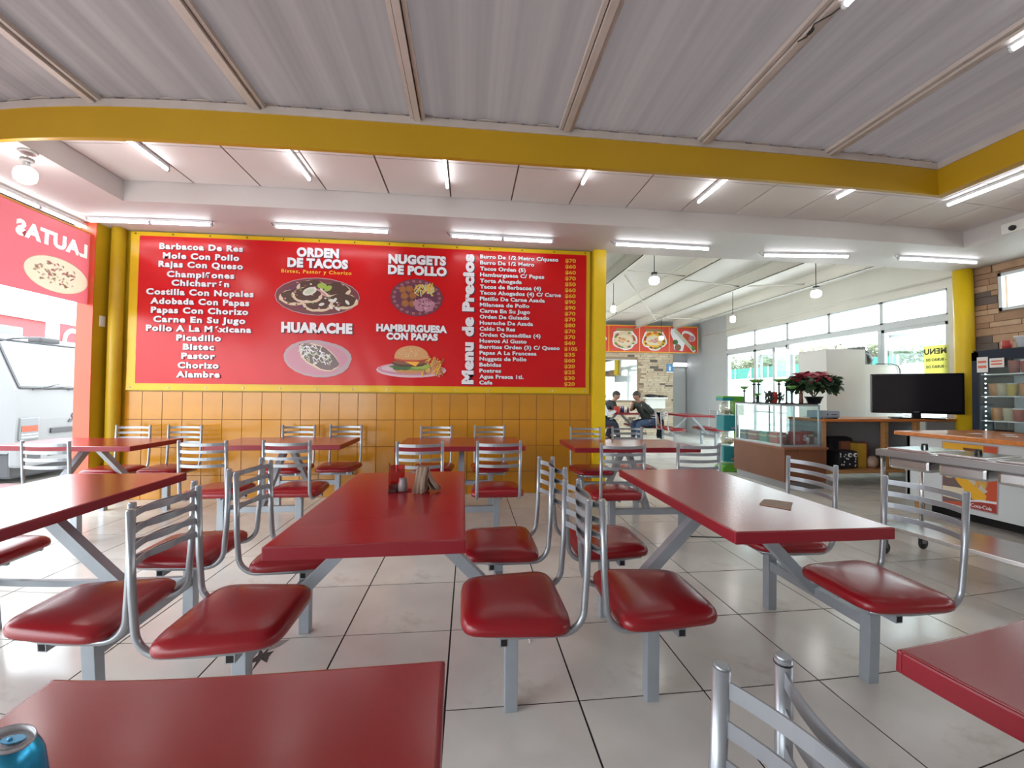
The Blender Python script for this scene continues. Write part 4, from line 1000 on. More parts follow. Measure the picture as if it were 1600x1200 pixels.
tag(MB().rbox((5.76, 5.36, .226), (5.90, 5.44, .58), .01).build('red_carton', mat('dull_red', (.36, .07, .05), .6)), 'dull red carton beside the mustard yellow box', 'box')
tag(MB().ball((5.86, 5.28, .30), .09, .08, .09, 12, 8, fn=lambda d: 1+.15*math.sin(8*d.x+6*d.z)).build('beige_bag', mat('beige_plastic', (.50, .36, .28), .6)), 'crumpled beige plastic bag on the low shelf', 'bag')
yb = empty('yellow_tub', 'yellow plastic tub with a lid at the right end of the low shelf', 'tub', (6.20, 5.30, .226))
MB().lathe([(0, 0), (.12, 0), (.135, .25), (0, .25)], n=20).build('tub', mat('tub_yellow', (.60, .33, .02), .4), yb); MB().lathe([(.138, .25), (.138, .275), (0, .28)], n=20).build('lid', mat('tub_yellow', (.6, .33, .02), .4), yb)
# television turned towards the room
tv = empty('television', 'large black flat television angled on the orange topped counter', 'television', (6.53, 5.20, .946), R(-38))
MB().rbox((-.52, -.03, .07), (.52, .03, .66), .012).build('housing', mat('tv_black', (.008, .008, .010), .18), tv)
bx((-.49, -.033, .115), (.49, -.030, .635)).build('screen', mat('tv_screen', (.016, .014, .018), .22, spec=.35), tv)
MB().rbox((-.30, -.11, 0), (.30, .11, .018), .008).box((-.05, -.02, .01), (.05, .02, .09)).build('stand', mat('tv_black', (.008, .008, .010), .18), tv)
MB().box((-.03, -.0345, .092), (.03, -.033, .098)).build('brand_mark', mat('tv_mark', (.3, .3, .3), .4), tv)
rt_ = empty('cash_drawer', 'grey blue metal box with a lock at the left end of the counter', 'box', (5.03, 5.22, .946))
MB().rbox((-.14, -.10, .012), (.15, .14, .11), .006).build('case', mat('grey_blue_metal', (.28, .33, .40), .4, metal=.3), rt_)
MB().box((-.13, -.103, .03), (.14, -.100, .10)).build('drawer_front', mat('grey_blue_front', (.36, .40, .46), .4), rt_)
MB().ball((-.04, -.104, .06), .012, .006, .012, 10, 6).box((.02, -.107, .056), (.11, -.103, .064)).build('lock', BLACK, rt_)
for x in (-.11, .12): MB().box((x-.012, -.09, 0), (x+.012, .10, .013)).build('foot', BLACK, rt_)
tag(MB().rbox((6.10, 5.10, .946), (6.50, 5.20, .962), .004).build('remote_tray', BLACK), 'flat dark device lying in front of the television', 'device')
# white block behind
tag(MB().rbox((5.82, 5.98, 0), (6.54, 6.55, 2.04), .006).build('white_partition', WHITE2), 'tall white partition block standing behind the counter', 'partition')
tag(MB().rbox((6.545, 6.00, 0), (7.28, 6.55, 1.795), .006).build('white_partition', WHITE2), 'lower white partition block directly behind the television', 'partition')
tag(MB().box((6.58, 6.52, 1.80), (7.27, 6.56, 2.10)).prism([(6.58, 1.80), (6.66, 1.80), (6.62, 2.10), (6.57, 2.10)], 'y', 6.05, 6.5).build('grey_back_tray', mat('grey_tray', (.16, .17, .17), .5)), 'grey angled tray on the lower part of the white block', 'tray')
bb = empty('black_bag', 'round black bag with a handle resting on the white block', 'bag', (6.76, 6.20, 1.80))
MB().ball((0, 0, .10), .13, .11, .11, 16, 10).build('body', mat('black_leather', (.015, .018, .02), .35), bb)
MB().tube([(-.10, 0, .12), (-.07, 0, .22), (0, 0, .26), (.08, 0, .22), (.11, 0, .12)], .008, 8).build('handle', mat('black_leather', (.015, .018, .02), .35), bb)
tag(MB().tube([(6.75, 5.99, 1.805), (7.05, 5.99, 1.812), (7.16, 5.985, 1.79), (7.20, 5.98, 1.72), (7.20, 5.98, 1.0)], .008, 6).build('black_cable', BLACK), 'black cable running over the white block down behind the television', 'cable')
ps = empty('menu_poster', 'yellow menu poster on the window, its lettering seen reversed', 'poster', (7.285, 5.50, 1.80))
bx((-.003, -.17, -.26), (.003, .17, .27)).build('sheet', translucent('poster_yellow', (.75, .72, .30), .5, (.85, .82, .35)), ps)
INK = mat('poster_ink', (.09, .09, .07), .6)
for body, a, b, z, h in (('MENU', -.155, .165, .185, .085), ('- BURRO DE', -.15, .14, .05, .040), ('- BURRO DE', -.15, .14, -.06, .040)):
    q = text(body, INK, ps, a, b, z, 0, h, bold=.04, shadow=False, mirror=False)
    for v in q.data.vertices: v.co = Vector((-.005, v.co.x, v.co.z))
# ================================================================== COUNTER, STEAM TABLE, FRIDGE
ct = empty('serving_counter', 'white serving counter with orange wood top and a food poster', 'counter', (4.90, 4.0, 0))
MB().rbox((-.14, -3.2, .84), (1.02, .03, .885), .012).build('worktop', WOOD, ct)
MB().box((0, -3.2, .12), (.03, 0, .84)).box((0, -.03, .12), (.95, 0, .84)).build('front_panel', mat('white_board', (.60, .63, .65), .4), ct)
MB().box((.05, -.10, 0), (.11, -.04, .12)).build('leg', WOOD2, ct); MB().box((.05, -1.4, 0), (.11, -1.34, .12)).build('leg', WOOD2, ct)
MB().box((.2, -3.2, 0), (.22, -.1, .12)).build('plinth', DARKHOLE, ct)
pst = MB()
P_ = Print(); X0, X1, Z0, Z1 = -.235, .235, -.31, .31
P_.poly([(X0-.01, Z0-.01), (X1+.01, Z0-.01), (X1+.01, Z1+.01), (X0-.01, Z1+.01)], 'rim').poly([(X0, Z0), (X1, Z0), (X1, Z1), (X0, Z1)], 'redish')
P_.poly([(X0, .22), (.12, .22), (.12, Z1), (X0, Z1)], 'yellow').poly([(X0, -.30), (.05, -.25), (.10, .16), (.0, .21), (X0, .21)], 'bean').poly([(X0, -.14), (X0, -.25), (.02, -.26), (-.05, -.13)], 'cream')
P_.poly([(-.22, .17), (-.16, .17), (.16, -.12), (.10, -.17), (-.20, .10)], 'fish').poly([(-.22, .12), (-.10, .03), (.15, -.16), (.14, -.22), (.03, -.22), (-.10, -.08)], 'yellow').ell(-.18, -.0, .06, .05, 'tortilla')
for k in range(30): P_.strip(.12+rp.uniform(-.07, .04), rp.uniform(-.05, .12), .11, .018, rp.uniform(1.1, 2.0), rp.choice(('fries', 'yellow', 'bun')))
P_.poly([(-.02, -.26)] + [(-.02+.255*i/10, -.255+.035*math.sin(PI*i/12)) for i in range(1, 11)] + [(X1, Z0), (.0, Z0)], 'tomato').poly([(-.02, -.255), (.1, -.232), (X1, -.222), (X1, -.20), (.1, -.21), (.0, -.235)], 'white')
pp_ = P_.build('food_poster', ct, (-.004, -.595, .49), (0, 0, R(-90)))
q = text('Coca-Cola', PRW, ct, .02, .20, -.275, 0, .034, bold=.01, shadow=False, space=.9)
for v in q.data.vertices: v.co = Vector((-.011, -.595 - v.co.x, v.co.z+.49))
MB().box((-.012, -.68, .735), (-.0105, -.55, .765)).build('dark_band', mat('poster_brown', (.15, .05, .01), .5), ct)
tag(MB().rbox((5.42, 4.15, 0), (5.70, 4.45, .60), .01).build('grey_bin', mat('concrete_grey', (.40, .42, .41), .6)), 'plain grey box standing at the counter end', 'box')
cart = empty('steam_table_cart', 'stainless steel food warming cart on black castors', 'cart', (3.30, 2.94, 0), R(6))
W_ = .46; Lc = 1.75
MB().rbox((.0, -Lc, .79), (W_+.02, .0, .842), .006).build('top_frame', STEELD, cart)
MB().box((.02, -Lc+.02, .842), (W_, -.02, .846)).build('top_sheet', STEEL, cart)
for k in range(5):
    y = -.06-.335*k
    MB().rbox((.05, y-.28, .70), (W_-.03, y, .79), .02).build('food_well', STEEL, cart)
    MB().rbox((.045, y-.285, .846), (W_-.025, y+.005, .862), .008).build('well_lid', STEEL, cart)
    MB().tube([(.20, y-.14, .860), (.205, y-.14, .895), (.25, y-.14, .895), (.255, y-.14, .860)], .009, 8).build('lid_handle', BLACK, cart)
for x in (.025, W_-.01):
    for y in (-.04, -Lc+.04):
        MB().tube([(x, y, .11), (x, y, .79)], .016, 12).build('leg', STEEL, cart)
        cs = MB().lathe([(0, -.011), (.042, -.011), (.046, -.006), (.046, .006), (.042, .011), (0, .011)], n=18, M=Matrix.Translation((x+.02, y, .047)) @ Matrix.Rotation(HP, 4, 'X')).build('caster', BLACK, cart)
        MB().box((x-.012, y-.018, .05), (x+.03, y-.013, .115)).box((x-.012, y+.013, .05), (x+.03, y+.018, .115)).box((x-.012, y-.018, .105), (x+.03, y+.018, .115)).build('fork', STEELD, cs)
MB().rbox((.005, -Lc+.02, .215), (W_+.01, -.015, .245), .004).build('shelf', STEEL, cart)
# fridge
fr = empty('drinks_fridge', 'dark blue drinks fridge with a glass door behind the counter', 'fridge', (6.05, 2.55, 0))
MB().box((.02, 0, 0), (.65, 1.60, .12)).box((.60, 0, .12), (.65, 1.60, 1.825)).box((0, 0, .12), (.65, .03, 1.825)).box((0, 1.57, .12), (.65, 1.60, 1.825)).rbox((0, 0, 1.78), (.65, 1.60, 1.825), .01).box((0, .0, .1), (.65, 1.6, .16)).build('cabinet', FRIDGE, fr)
MB().box((-.03, .80, .14), (.0, .86, 1.80)).box((-.03, 1.53, .14), (.0, 1.60, 1.80)).box((-.03, .80, .14), (.0, 1.60, .20)).box((-.03, .80, 1.70), (.0, 1.60, 1.80)).build('door_frame', FRIDGE, fr)
bx((-.018, .86, .20), (-.012, 1.53, 1.70)).build('door_glass', glassy('fridge_glass', (.9, .95, .95), .05), fr)
g = MB()
for k in range(26): g.ball((.03, 1.50, .22+.055*k), .008, n=8, k=5)
g.build('led_strip', mat('led_dot', (.95, .97, 1.0), .4, emis=4), fr)['kind'] = 'stuff'
MB().box((.58, .04, .16), (.60, 1.56, 1.78)).build('inner_back', mat('fridge_white', (.70, .73, .75), .5), fr)
MB().tube([(.05, .90, 1.74), (.05, 1.50, 1.74)], .012, 8).build('fridge_lamp', mat('fridge_tube', (.9, .95, 1.0), .4, emis=3), fr)
for z in (.45, .72, .98, 1.27, 1.53): MB().box((.05, .85, z), (.55, 1.56, z+.012)).build('wire_shelf', LAMPW, fr)
for nm, y, z, a, b in (('price_tag', 1.50, 1.66, .07, .10), ('price_tag', 1.36, 1.67, .09, .06)):
    o = MB().rbox((-.036, y-a, z-b), (-.031, y+a*.6, z+b*.8), .002).build(nm, WHITE2, fr); MB().box((-.038, y-a*.8, z-b*.5), (-.0365, y+a*.4, z-b*.2)).box((-.038, y-a*.8, z+b*.1), (-.0365, y+a*.4, z+b*.35)).build('red_print', mat('tag_red', (.7, .15, .08), .5), o)
JC = [mat('jar_orange', (.55, .22, .05), .3), mat('jar_red', (.40, .03, .02), .35), mat('jar_cream', (.55, .45, .30), .4), mat('jar_yellow', (.55, .40, .05), .35), mat('meat_red', (.30, .05, .04), .5), mat('leaf_pack', (.06, .20, .07), .5)]
fl = {1.27: ((1.50, 0), (1.42, 2), (1.32, 3), (1.20, 0), (1.08, 1), (.97, 3)), .98: ((1.48, 0), (1.36, 2), (1.26, 1), (1.14, 5), (1.02, 5), (.92, 2)), 1.53: ((1.30, 4), (1.18, 1), (1.05, 3), (.94, 4))}
cn_ = ['orange', 'red', 'cream', 'yellow', 'dark red', 'green']; sn = {1.53: 'top', 1.27: 'second', .98: 'third'}
for z, L in fl.items():
    for i, (y, c) in enumerate(L):
        t = empty('food_jar', '%s tub on the %s shelf of the drinks fridge, %s from its left' % (cn_[c], sn[z], ['first', 'second', 'third', 'fourth', 'fifth', 'sixth'][i]), 'jar', (6.22, 2.55+y, z+.013), 0, 'tubs in the drinks fridge')
        MB().lathe([(0, 0), (.046, 0), (.054, .13), (.050, .14), (0, .14)], n=14).build('tub', JC[c], t); MB().lathe([(.054, .135), (.055, .148), (0, .15)], n=14).build('lid', LAMPW if c % 2 else JC[c], t)
for z, lab in ((.733, 'tray of red packed meat on the fourth fridge shelf'), (.463, 'tray of red packed meat on the lowest fridge shelf')):
    g = MB().rbox((6.12, 3.45, z+.0), (6.40, 4.08, z+.03), .01); tr_ = tag(g.build('meat_tray', LAMPW), lab, 'tray', 'meat trays in the fridge')
    for k in range(8): MB().rbox((6.14, 3.48+.072*k, z+.03), (6.36, 3.54+.072*k, z+.10+.02*math.sin(k*2)), .02).build('packet', JC[4], tr_)
tag(MB().lathe([(0, 0), (.045, 0), (.05, .10), (0, .10)], n=16).build('red_jar', mat('jam_red', (.5, .06, .05), .35), None, (6.22, 3.92, 1.826)), 'small red jar on top of the fridge, left', 'jar')
tag(MB().lathe([(0, 0), (.055, 0), (.075, .12), (.085, .125), (.085, .135), (0, .14)], n=18).build('white_tub', LAMPW, None, (6.20, 3.74, 1.826)), 'white foam tub on top of the fridge', 'tub')
wbo = empty('water_bottle', 'clear pinkish plastic bottle on top of the fridge at the right edge', 'bottle', (6.16, 3.60, 1.826))
MB().lathe([(0, 0), (.035, 0), (.037, .10), (.030, .14), (.013, .18), (.013, .19), (0, .19)], n=16).build('body', glassy('pet', (.85, .62, .60), .25), wbo); MB().lathe([(.015, .19), (.015, .21), (0, .21)], n=12).build('cap', mat('cap_red', (.6, .1, .1), .4), wbo)
for k, (x, y) in enumerate(((5.2, 3.55), (5.45, 3.40), (5.25, 3.22))):
    tag(bx((0, 0, 0), (.13, .09, .002)).build('paper_slip', WHITE2, None, (x, y, .8855), (0, 0, .3*k)), ['white paper slip on the orange counter, farthest', 'white paper slip on the orange counter nearest the wall', 'white paper slip on the orange counter, nearest the camera'][k], 'paper')
# small dark shelf with utensils by the stone wall
us = empty('wall_shelf', 'white wall shelf on the far stone wall behind the men', 'shelf', (5.75, 11.90, 1.12))
MB().box((-.38, -.12, 0), (.34, .10, .05)).build('board', WHITE2, us); MB().box((-.30, -.02, -.30), (.30, .08, 0)).build('bracket_box', WHITE2, us)
tag(MB().ball((5.62, 11.86, 1.215), .20, .08, .045, 12, 6, fn=lambda d: 1+.3*math.sin(12*d.x)).ball((5.92, 11.86, 1.20), .16, .08, .03, 12, 6, fn=lambda d: 1+.3*math.sin(10*d.x)).build('dark_utensils', BLACK), 'dark utensils heaped on the white wall shelf', 'utensils')
#PART4
# ================================================================== PEOPLE
SKIN = mat('tan_skin', (.34, .17, .11), .5); HAIR = mat('dark_hair', (.02, .016, .014), .6)
def skinned(name, m_, verts, edges, parent=None, sub=2, root=0):
    me = bpy.data.meshes.new(name); me.from_pydata([v[:3] for v in verts], edges, []); me.update()
    o = bpy.data.objects.new(name, me); C.objects.link(o)
    md = o.modifiers.new('skin', 'SKIN'); md.use_smooth_shade = True
    for i, v in enumerate(verts):
        sv = me.skin_vertices[0].data[i]; r_ = v[3]; sv.radius = r_ if isinstance(r_, tuple) else (r_, r_); sv.use_root = (i == root)
    s_ = o.modifiers.new('sub', 'SUBSURF'); s_.levels = sub; s_.render_levels = sub
    bpy.context.view_layer.update()
    me2 = bpy.data.meshes.new_from_object(o.evaluated_get(bpy.context.evaluated_depsgraph_get()))
    me2.materials.clear(); me2.materials.append(m_); me2.name = name
    for p in me2.polygons: p.use_smooth = True
    bpy.data.objects.remove(o)
    o = inst(me2, name, parent); return o
def lerp(a, b, t): return tuple(a[i]+(b[i]-a[i])*t for i in range(3))
def person(label, loc, rz, shirt, trouser, lean=.10, headturn=0, capm=None, rhand=(.30, -.16, .80), lhand=(.30, .16, .80), relb=None, lelb=None, sleeve=.6, seat=.47, legspread=.12, hair=True, foot=.05, headtilt=0):
    """seated figure facing local +x; origin on the floor under the pelvis"""
    P0 = empty('person', label, 'person', loc, rz)
    pel = (0, 0, seat+.10); wa = (-.01+lean*.3, 0, seat+.25); chst = (lean*.75, 0, seat+.43); nb = (lean*1.1, 0, seat+.575); nk = (lean*1.13+.02, 0, seat+.64); hd = (lean*1.18+.05, 0, seat+.715); tp_ = (lean*1.2+.05, 0, seat+.79)
    V_ = [(*pel, .14), (*wa, .125), (*chst, (.15, .12)), (*nb, .07), (*nk, .052), (*hd, .075), (*tp_, .07)]
    E_ = [(0,1),(1,2),(2,3),(3,4),(4,5),(5,6)]
    arms = {}
    for s, hand, elb in ((-1, rhand, relb), (1, lhand, lelb)):
        shd = (nb[0]-.01, s*.17, nb[2]-.045); el = elb or (shd[0]+.10, s*.24, shd[2]-.26)
        i0 = len(V_); V_ += [(*shd, .055), (*lerp(shd, el, .5), .046), (*el, .038), (*lerp(el, hand, .55), .033), (*lerp(el, hand, .92), .024), (*hand, (.036, .020))]
        E_ += [(2, i0), (i0, i0+1), (i0+1, i0+2), (i0+2, i0+3), (i0+3, i0+4), (i0+4, i0+5)]
        arms[s] = (shd, el, hand)
    legs = {}
    for s in (-1, 1):
        hip = (.03, s*.09, seat+.08); kn = (.43, s*legspread, seat+.04); an = (.40+foot*s, s*legspread, .10); to = (.56+foot*s, s*(legspread+.02), .045)
        i0 = len(V_); V_ += [(*hip, .088), (*lerp(hip, kn, .5), .080), (*kn, .058), (*lerp(kn, an, .35), .055), (*an, .036), (*to, .030)]
        E_ += [(0, i0), (i0, i0+1), (i0+1, i0+2), (i0+2, i0+3), (i0+3, i0+4), (i0+4, i0+5)]
        legs[s] = (hip, kn, an, to)
    body = skinned('body', SKIN, V_, E_, P0)
    # fingers
    for s in (-1, 1):
        shd, el, hand = arms[s]; d = (Vector(hand)-Vector(el)).normalized(); side = d.cross(Vector((0,0,1)))
        side = side.normalized() if side.length > .1 else Vector((0, 1, 0)); up = side.cross(d)
        g = MB()
        for k, L in enumerate((.068, .078, .072, .056)):
            b0 = Vector(hand)+side*(.026-.0175*k)+d*.015
            g.tube([b0, b0+d*L*.5, b0+d*L*.85-up*L*.3], .0085, 7, radii=[.0095, .0085, .006])
        b0 = Vector(hand)+side*.030*-s*-1-d*.02; g.tube([b0, b0+side*.025+d*.03, b0+side*.03+d*.058], .009, 7, radii=[.011, .0095, .007])
        g.build('fingers', SKIN, P0)
    # face and head
    HM = Matrix.Translation(Vector(hd)) @ Matrix.Rotation(headturn, 4, 'Z') @ Matrix.Rotation(headtilt, 4, 'Y')
    hb_ = MB()
    def hfn(d):
        q = 1.0
        if d.z < 0: q -= .16*abs(d.z)**1.2
        return q
    hb_.ball((0, 0, .02), .098, .078, .122, 20, 14, fn=hfn)
    hb_.ball((.098, 0, -.002), .016, .012, .022, 8, 6).ball((.085, 0, -.052), .014, .026, .008, 8, 5, 1)
    for s in (-1, 1):
        hb_.ball((-.005, s*.080, .0), .018, .010, .030, 8, 6).ball((.086, s*.030, .022), .010, .013, .008, 8, 6, 2).ball((.094, s*.030, .022), .004, .006, .006, 6, 5, 3).ball((.090, s*.032, .042), .006, .020, .005, 8, 5, 3)
    o = hb_.build('head', [SKIN, mat('lips', (.25, .08, .07), .5), mat('eye_white', (.7, .7, .68), .3), HAIR], P0); o.matrix_local = HM
    if hair:
        g = MB(); g.ball((-.012, 0, .035), .100, .084, .118 if not capm else .095, 18, 12)
        vs = [v for v in g.v]
        keep = [f for f in g.f if all(not (g.v[i][0] > .035 and g.v[i][2] < .09) and g.v[i][2] > -.045 for i in f)]
        g.f = keep; g.mi = [0]*len(keep); g.sm = [True]*len(keep)
        o = g.build('hair', HAIR, P0); o.matrix_local = HM
    if capm:
        g = MB(); g.ball((-.004, 0, .050), .115, .098, .116, 20, 12)
        keep = [f for f in g.f if all(g.v[i][2] > .05 for i in f)]
        g.f = keep; g.mi = [0]*len(keep); g.sm = [True]*len(keep)
        pts = [(.075, -.075), (.12, -.068), (.165, -.04), (.178, 0), (.165, .04), (.12, .068), (.075, .075)]
        g.prism(pts, 'z', .054, .062)
        o = g.build('cap', capm, P0); o.matrix_local = HM
    # clothes: inflated copies over torso, upper arms and legs
    hem = (0, 0, seat+.06)
    V2 = [(*hem, .170), (*wa, .165), (*chst, (.190, .165)), (*lerp(chst, nb, .9), .128)]; E2 = [(0,1),(1,2),(2,3)]
    for s in (-1, 1):
        shd, el, hand = arms[s]; i0 = len(V2)
        pts = [shd, lerp(shd, el, .5), lerp(shd, el, .85)] if sleeve < 1 else [shd, lerp(shd, el, .5), el, lerp(el, hand, .5), lerp(el, hand, .85)]
        rr = [.088, .074, .066] if sleeve < 1 else [.088, .072, .060, .050, .044]
        V2 += [(*p, r_) for p, r_ in zip(pts, rr)]; E2 += [(2, i0)] + [(i0+k, i0+k+1) for k in range(len(pts)-1)]
    skinned('shirt', shirt, V2, E2, P0)
    V3 = [(0, 0, seat+.09, .160)]; E3 = []
    for s in (-1, 1):
        hip, kn, an, to = legs[s]; i0 = len(V3)
        V3 += [(*hip, .104), (*lerp(hip, kn, .5), .094), (*kn, .074), (*lerp(kn, an, .4), .068), (*lerp(kn, an, .93), .056)]
        E3 += [(0, i0)] + [(i0+k, i0+k+1) for k in range(4)]
    skinned('trousers', trouser, V3, E3, P0)
    for s in (-1, 1):
        hip, kn, an, to = legs[s]
        MB().rbox((an[0]-.07, an[1]-.045, .0), (to[0]+.06, to[1]+.045, .03), .012).ball((an[0], an[1], .065), .062, .044, .055, 12, 8).ball((to[0]-.02, to[1], .05), .085, .046, .038, 12, 8).build('shoe', BLACK, P0)
    return P0
DKSH = mat('dark_green_black_shirt', (.022, .026, .022), .75); JEAN = mat('blue_jeans', (.05, .085, .16), .8, var=.2, vscale=20); NAVY = mat('navy_trousers', (.012, .016, .035), .8)
person('man in a black polo shirt, blue jeans and dark cap, elbow on the table', (4.70, 10.02, 0), R(180+8), DKSH, JEAN, lean=.30, capm=mat('dark_cap', (.05, .04, .035), .7), rhand=(.52, .02, 1.04), relb=(.50, -.12, .83), lhand=(-.02, .32, .50), lelb=(.06, .34, .74), headturn=R(6), foot=.0, legspread=.13)
person('man in a black cap and black shirt leaning over the table between the others', (3.60, 10.86, 0), R(-22), mat('black_shirt', (.016, .016, .018), .75), NAVY, lean=.36, capm=mat('black_cap', (.015, .015, .016), .6), rhand=(.56, -.16, .83), lhand=(.60, .20, .83), headturn=R(-35), sleeve=1, foot=-.10)
person('person in a white shirt half hidden by the yellow post', (3.30, 10.02, 0), R(4), mat('white_shirt', (.62, .63, .66), .75), NAVY, lean=.05, rhand=(.48, -.06, .83), lhand=(.48, .18, .83), sleeve=1, foot=-.12)
jk = MB(); jr = random.Random(2); vs = []; fs = []
for a in range(9):
    for b in range(7):
        vs.append((4.90+.05*math.sin(b*1.3+a*.5)+.03*b/6+.10*(a/8), 9.86+.05*b+.02*math.sin(a*1.9), .80-.085*a+.01*math.sin(b*2)))
for a in range(8):
    for b in range(6): fs.append((a*7+b, a*7+b+1, a*7+b+8, a*7+b+7))
o = jk.add(vs, fs, 0, True).build('hanging_jacket', NAVY); md = o.modifiers.new('thick', 'SOLIDIFY'); md.thickness = .05
tag(o, 'dark navy jacket hanging behind the man in the black polo shirt', 'jacket')
cd = empty('condiment_rack', 'red condiment holder on the table between the seated men', 'holder', (3.80, 10.02, .7815))
MB().rbox((-.06, -.05, 0), (.06, .05, .16), .01).build('holder_box', mat('rack_red', (.50, .03, .02), .4), cd)
for k, (x, y, c, h, lab) in enumerate(((3.93, 10.05, (.06, .02, .02), .17, 'dark red sauce bottle between the seated men'), (4.00, 10.10, (.03, .05, .30), .18, 'blue bottle between the seated men'), (4.05, 10.04, (.70, .72, .75), .17, 'white bottle between the seated men'), (4.13, 10.1, (.10, .03, .03), .15, 'brown bottle nearest the man in the black polo'))):
    t = empty('sauce_bottle', lab, 'bottle', (x, y, .7815), 0, 'sauce bottles')
    mm = mat('bottle_%d' % k, c, .3); MB().lathe([(0, 0), (.026, 0), (.027, h*.6), (.012, h*.8), (.011, h), (0, h)], n=14).build('body', mm, t); MB().lathe([(.013, h), (.013, h+.015), (0, h+.018)], n=10).build('cap', LAMPW, t)

# ================================================================== OUTSIDE LEFT: TRUCK AND SHOP
TRW = mat('truck_white', (.15, .154, .16), .35, coat=.15); TRD = mat('truck_dark', (.03, .03, .035), .5)
struct(bx((-60, -40, -.45), (-4.45, 60, -.35)).build('ground', mat('pale_asphalt', (.42, .41, .39), .9, var=.1)), 'pale forecourt outside the open side')
tk = empty('truck', 'white cab-over truck parked outside the open side', 'truck', (-7.35, 8.20, -.35))
prof = [(-1.9, .55), (-.12, .55), (.0, .70), (.02, 1.10), (-.02, 1.60), (-.48, 2.48), (-.62, 2.55), (-1.9, 2.58)]
MB().prism(prof, 'y', -1.02, 1.02).build('cab', TRW, tk)
def sl(z, off=.012):  # point on the windscreen slope
    t = (z-1.60)/(2.48-1.60); return -.02-.46*t+off
gm = glassy('windscreen_glass', (.62, .70, .72), .30)
scr = MB().prism([(sl(1.66), 1.66), (sl(2.42), 2.42), (sl(2.42)-.02, 2.42), (sl(1.66)-.02, 1.66)], 'y', -.90, .90).build('windscreen', mat('windscreen_grey', (.16, .18, .19), .08, spec=.7), tk)
q = MB()
for (y0, z0_, y1, z1_) in ((-.93, 1.63, -.93, 2.44), (.93, 1.63, .93, 2.44), (-.93, 1.63, .93, 1.63), (-.93, 2.44, .93, 2.44)):
    q.bar((sl(z0_), y0, z0_), (sl(z1_), y1, z1_), .035, .02)
q.build('screen_seal', TRD, tk)
for y0, y1 in ((-.75, -.05), (-.1, .55)):
    MB().bar((sl(1.60)+.03, y0, 1.60), (sl(1.64)+.03, y1, 1.66), .02, .014).bar((sl(1.62)+.03, y0+.15, 1.63), (sl(1.80)+.03, y1-.05, 1.72), .012, .010).build('wiper', TRD, tk)
MB().rbox((.015, .50, .98), (.035, 1.0, 1.04), .006).rbox((.0, -.42, .84), (.035, .42, .93), .01).build('grille', TRD, tk)
for y in (-.80, .80):
    hl = MB().rbox((-.03, y-.17, .76), (.035, y+.17, 1.14), .02).build('headlight', mat('lamp_clear', (.09, .10, .11), .1, spec=.8), tk)
    MB().box((.036, y-.14, .90), (.040, y+.14, 1.0)).build('indicator', mat('amber', (.22, .035, .008), .3), hl)
    MB().box((.036, y-.14, .80), (.040, y+.14, .82)).box((.036, y-.14, .85), (.040, y+.14, .865)).build('chrome_strip', STEEL, hl)
MB().rbox((-.10, -1.04, .32), (.10, 1.04, .68), .05).build('bumper', TRW, tk)
MB().box((.10, -.55, .46), (.106, .55, .56)).box((.10, -.9, .44), (.107, -.68, .54)).build('bumper_slot', TRD, tk)
MB().rbox((-1.9, -.95, .12), (-.15, .95, .55), .04).build('chassis', TRD, tk)
g = MB()
for a in (90, 210, 330):
    c_, d = math.cos(R(a)), math.sin(R(a)); cx, cz = .055*c_, .055*d
    g.prism([(cx+.055*c_, cz+.055*d), (cx-.030*d, cz+.030*c_), (cx-.055*c_, cz-.055*d), (cx+.030*d, cz-.030*c_)], 'x', .02, .032)
g.build('emblem', mat('emblem_grey', (.05, .05, .055), .3, metal=.3), tk, (0, 0, 1.07))
for y in (-.98, .98):
    for x in (-1.15,):
        wl = MB().lathe([(0, -.11), (.22, -.11), (.37, -.10), (.38, 0), (.37, .10), (.22, .11), (0, .11)], n=28, M=Matrix.Translation((x, y*.9, .38)) @ Matrix.Rotation(HP, 4, 'X')).build('wheel', TRD, tk)
        MB().lathe([(0, -.125), (.18, -.125), (.2, -.11), (0, -.11)], n=20, M=Matrix.Translation((x, y*.9, .38)) @ Matrix.Rotation(HP if y < 0 else -HP, 4, 'X')).build('hub', STEELD, wl)
q = MB().box((-1.32, -1.03, .60), (-1.30, -1.021, 2.4)).box((-.55, -1.03, .60), (-.535, -1.021, 1.60)).box((-1.32, -1.03, .60), (-.54, -1.021, .612))
q.build('door_seam', TRD, tk)
MB().rbox((-1.26, -1.05, 1.42), (-1.10, -1.02, 1.50), .01).build('door_handle', TRD, tk)
MB().prism([(-1.25, 1.70), (-.42, 1.70), (-.70, 2.35), (-1.25, 2.38)], 'y', -1.03, -1.018).build('side_window', mat('side_glass', (.10, .12, .13), .1), tk)
mi_ = MB().tube([(-.40, -.95, 2.40), (-.10, -.98, 2.44), (.22, -.90, 2.46)], .014, 8).rbox((.12, -.98, 2.38), (.34, -.62, 2.47), .03).build('mirror_arm', TRD, tk)
MB().rbox((-6.4, -1.1, .70), (-2.05, 1.1, 2.9), .02).box((-6.4, -.95, .12), (-1.9, .95, .70)).build('cargo_box', TRW, tk)
bd = empty('shop_building', 'low white shop with a faded red fascia far beyond the truck', 'building', (-16, 16.5, 0))
MB().box((-1.5, -6, 2.55), (1.5, 6, 3.55)).build('fascia', mat('faded_red', (.30, .05, .055), .6), bd)
MB().box((-1.4, -5.9, -.35), (1.4, 5.9, 2.55)).build('front_wall', mat('shop_white', (.75, .75, .74), .6), bd)
MB().box((-1.6, -6.1, 3.55), (1.6, 6.1, 3.65)).build('roof_cap', WHITE2, bd)
sp = empty('shop_sign', 'red sign with a white ring on a white post beside the orange pillar', 'sign', (-11.0, 11.66, 0))
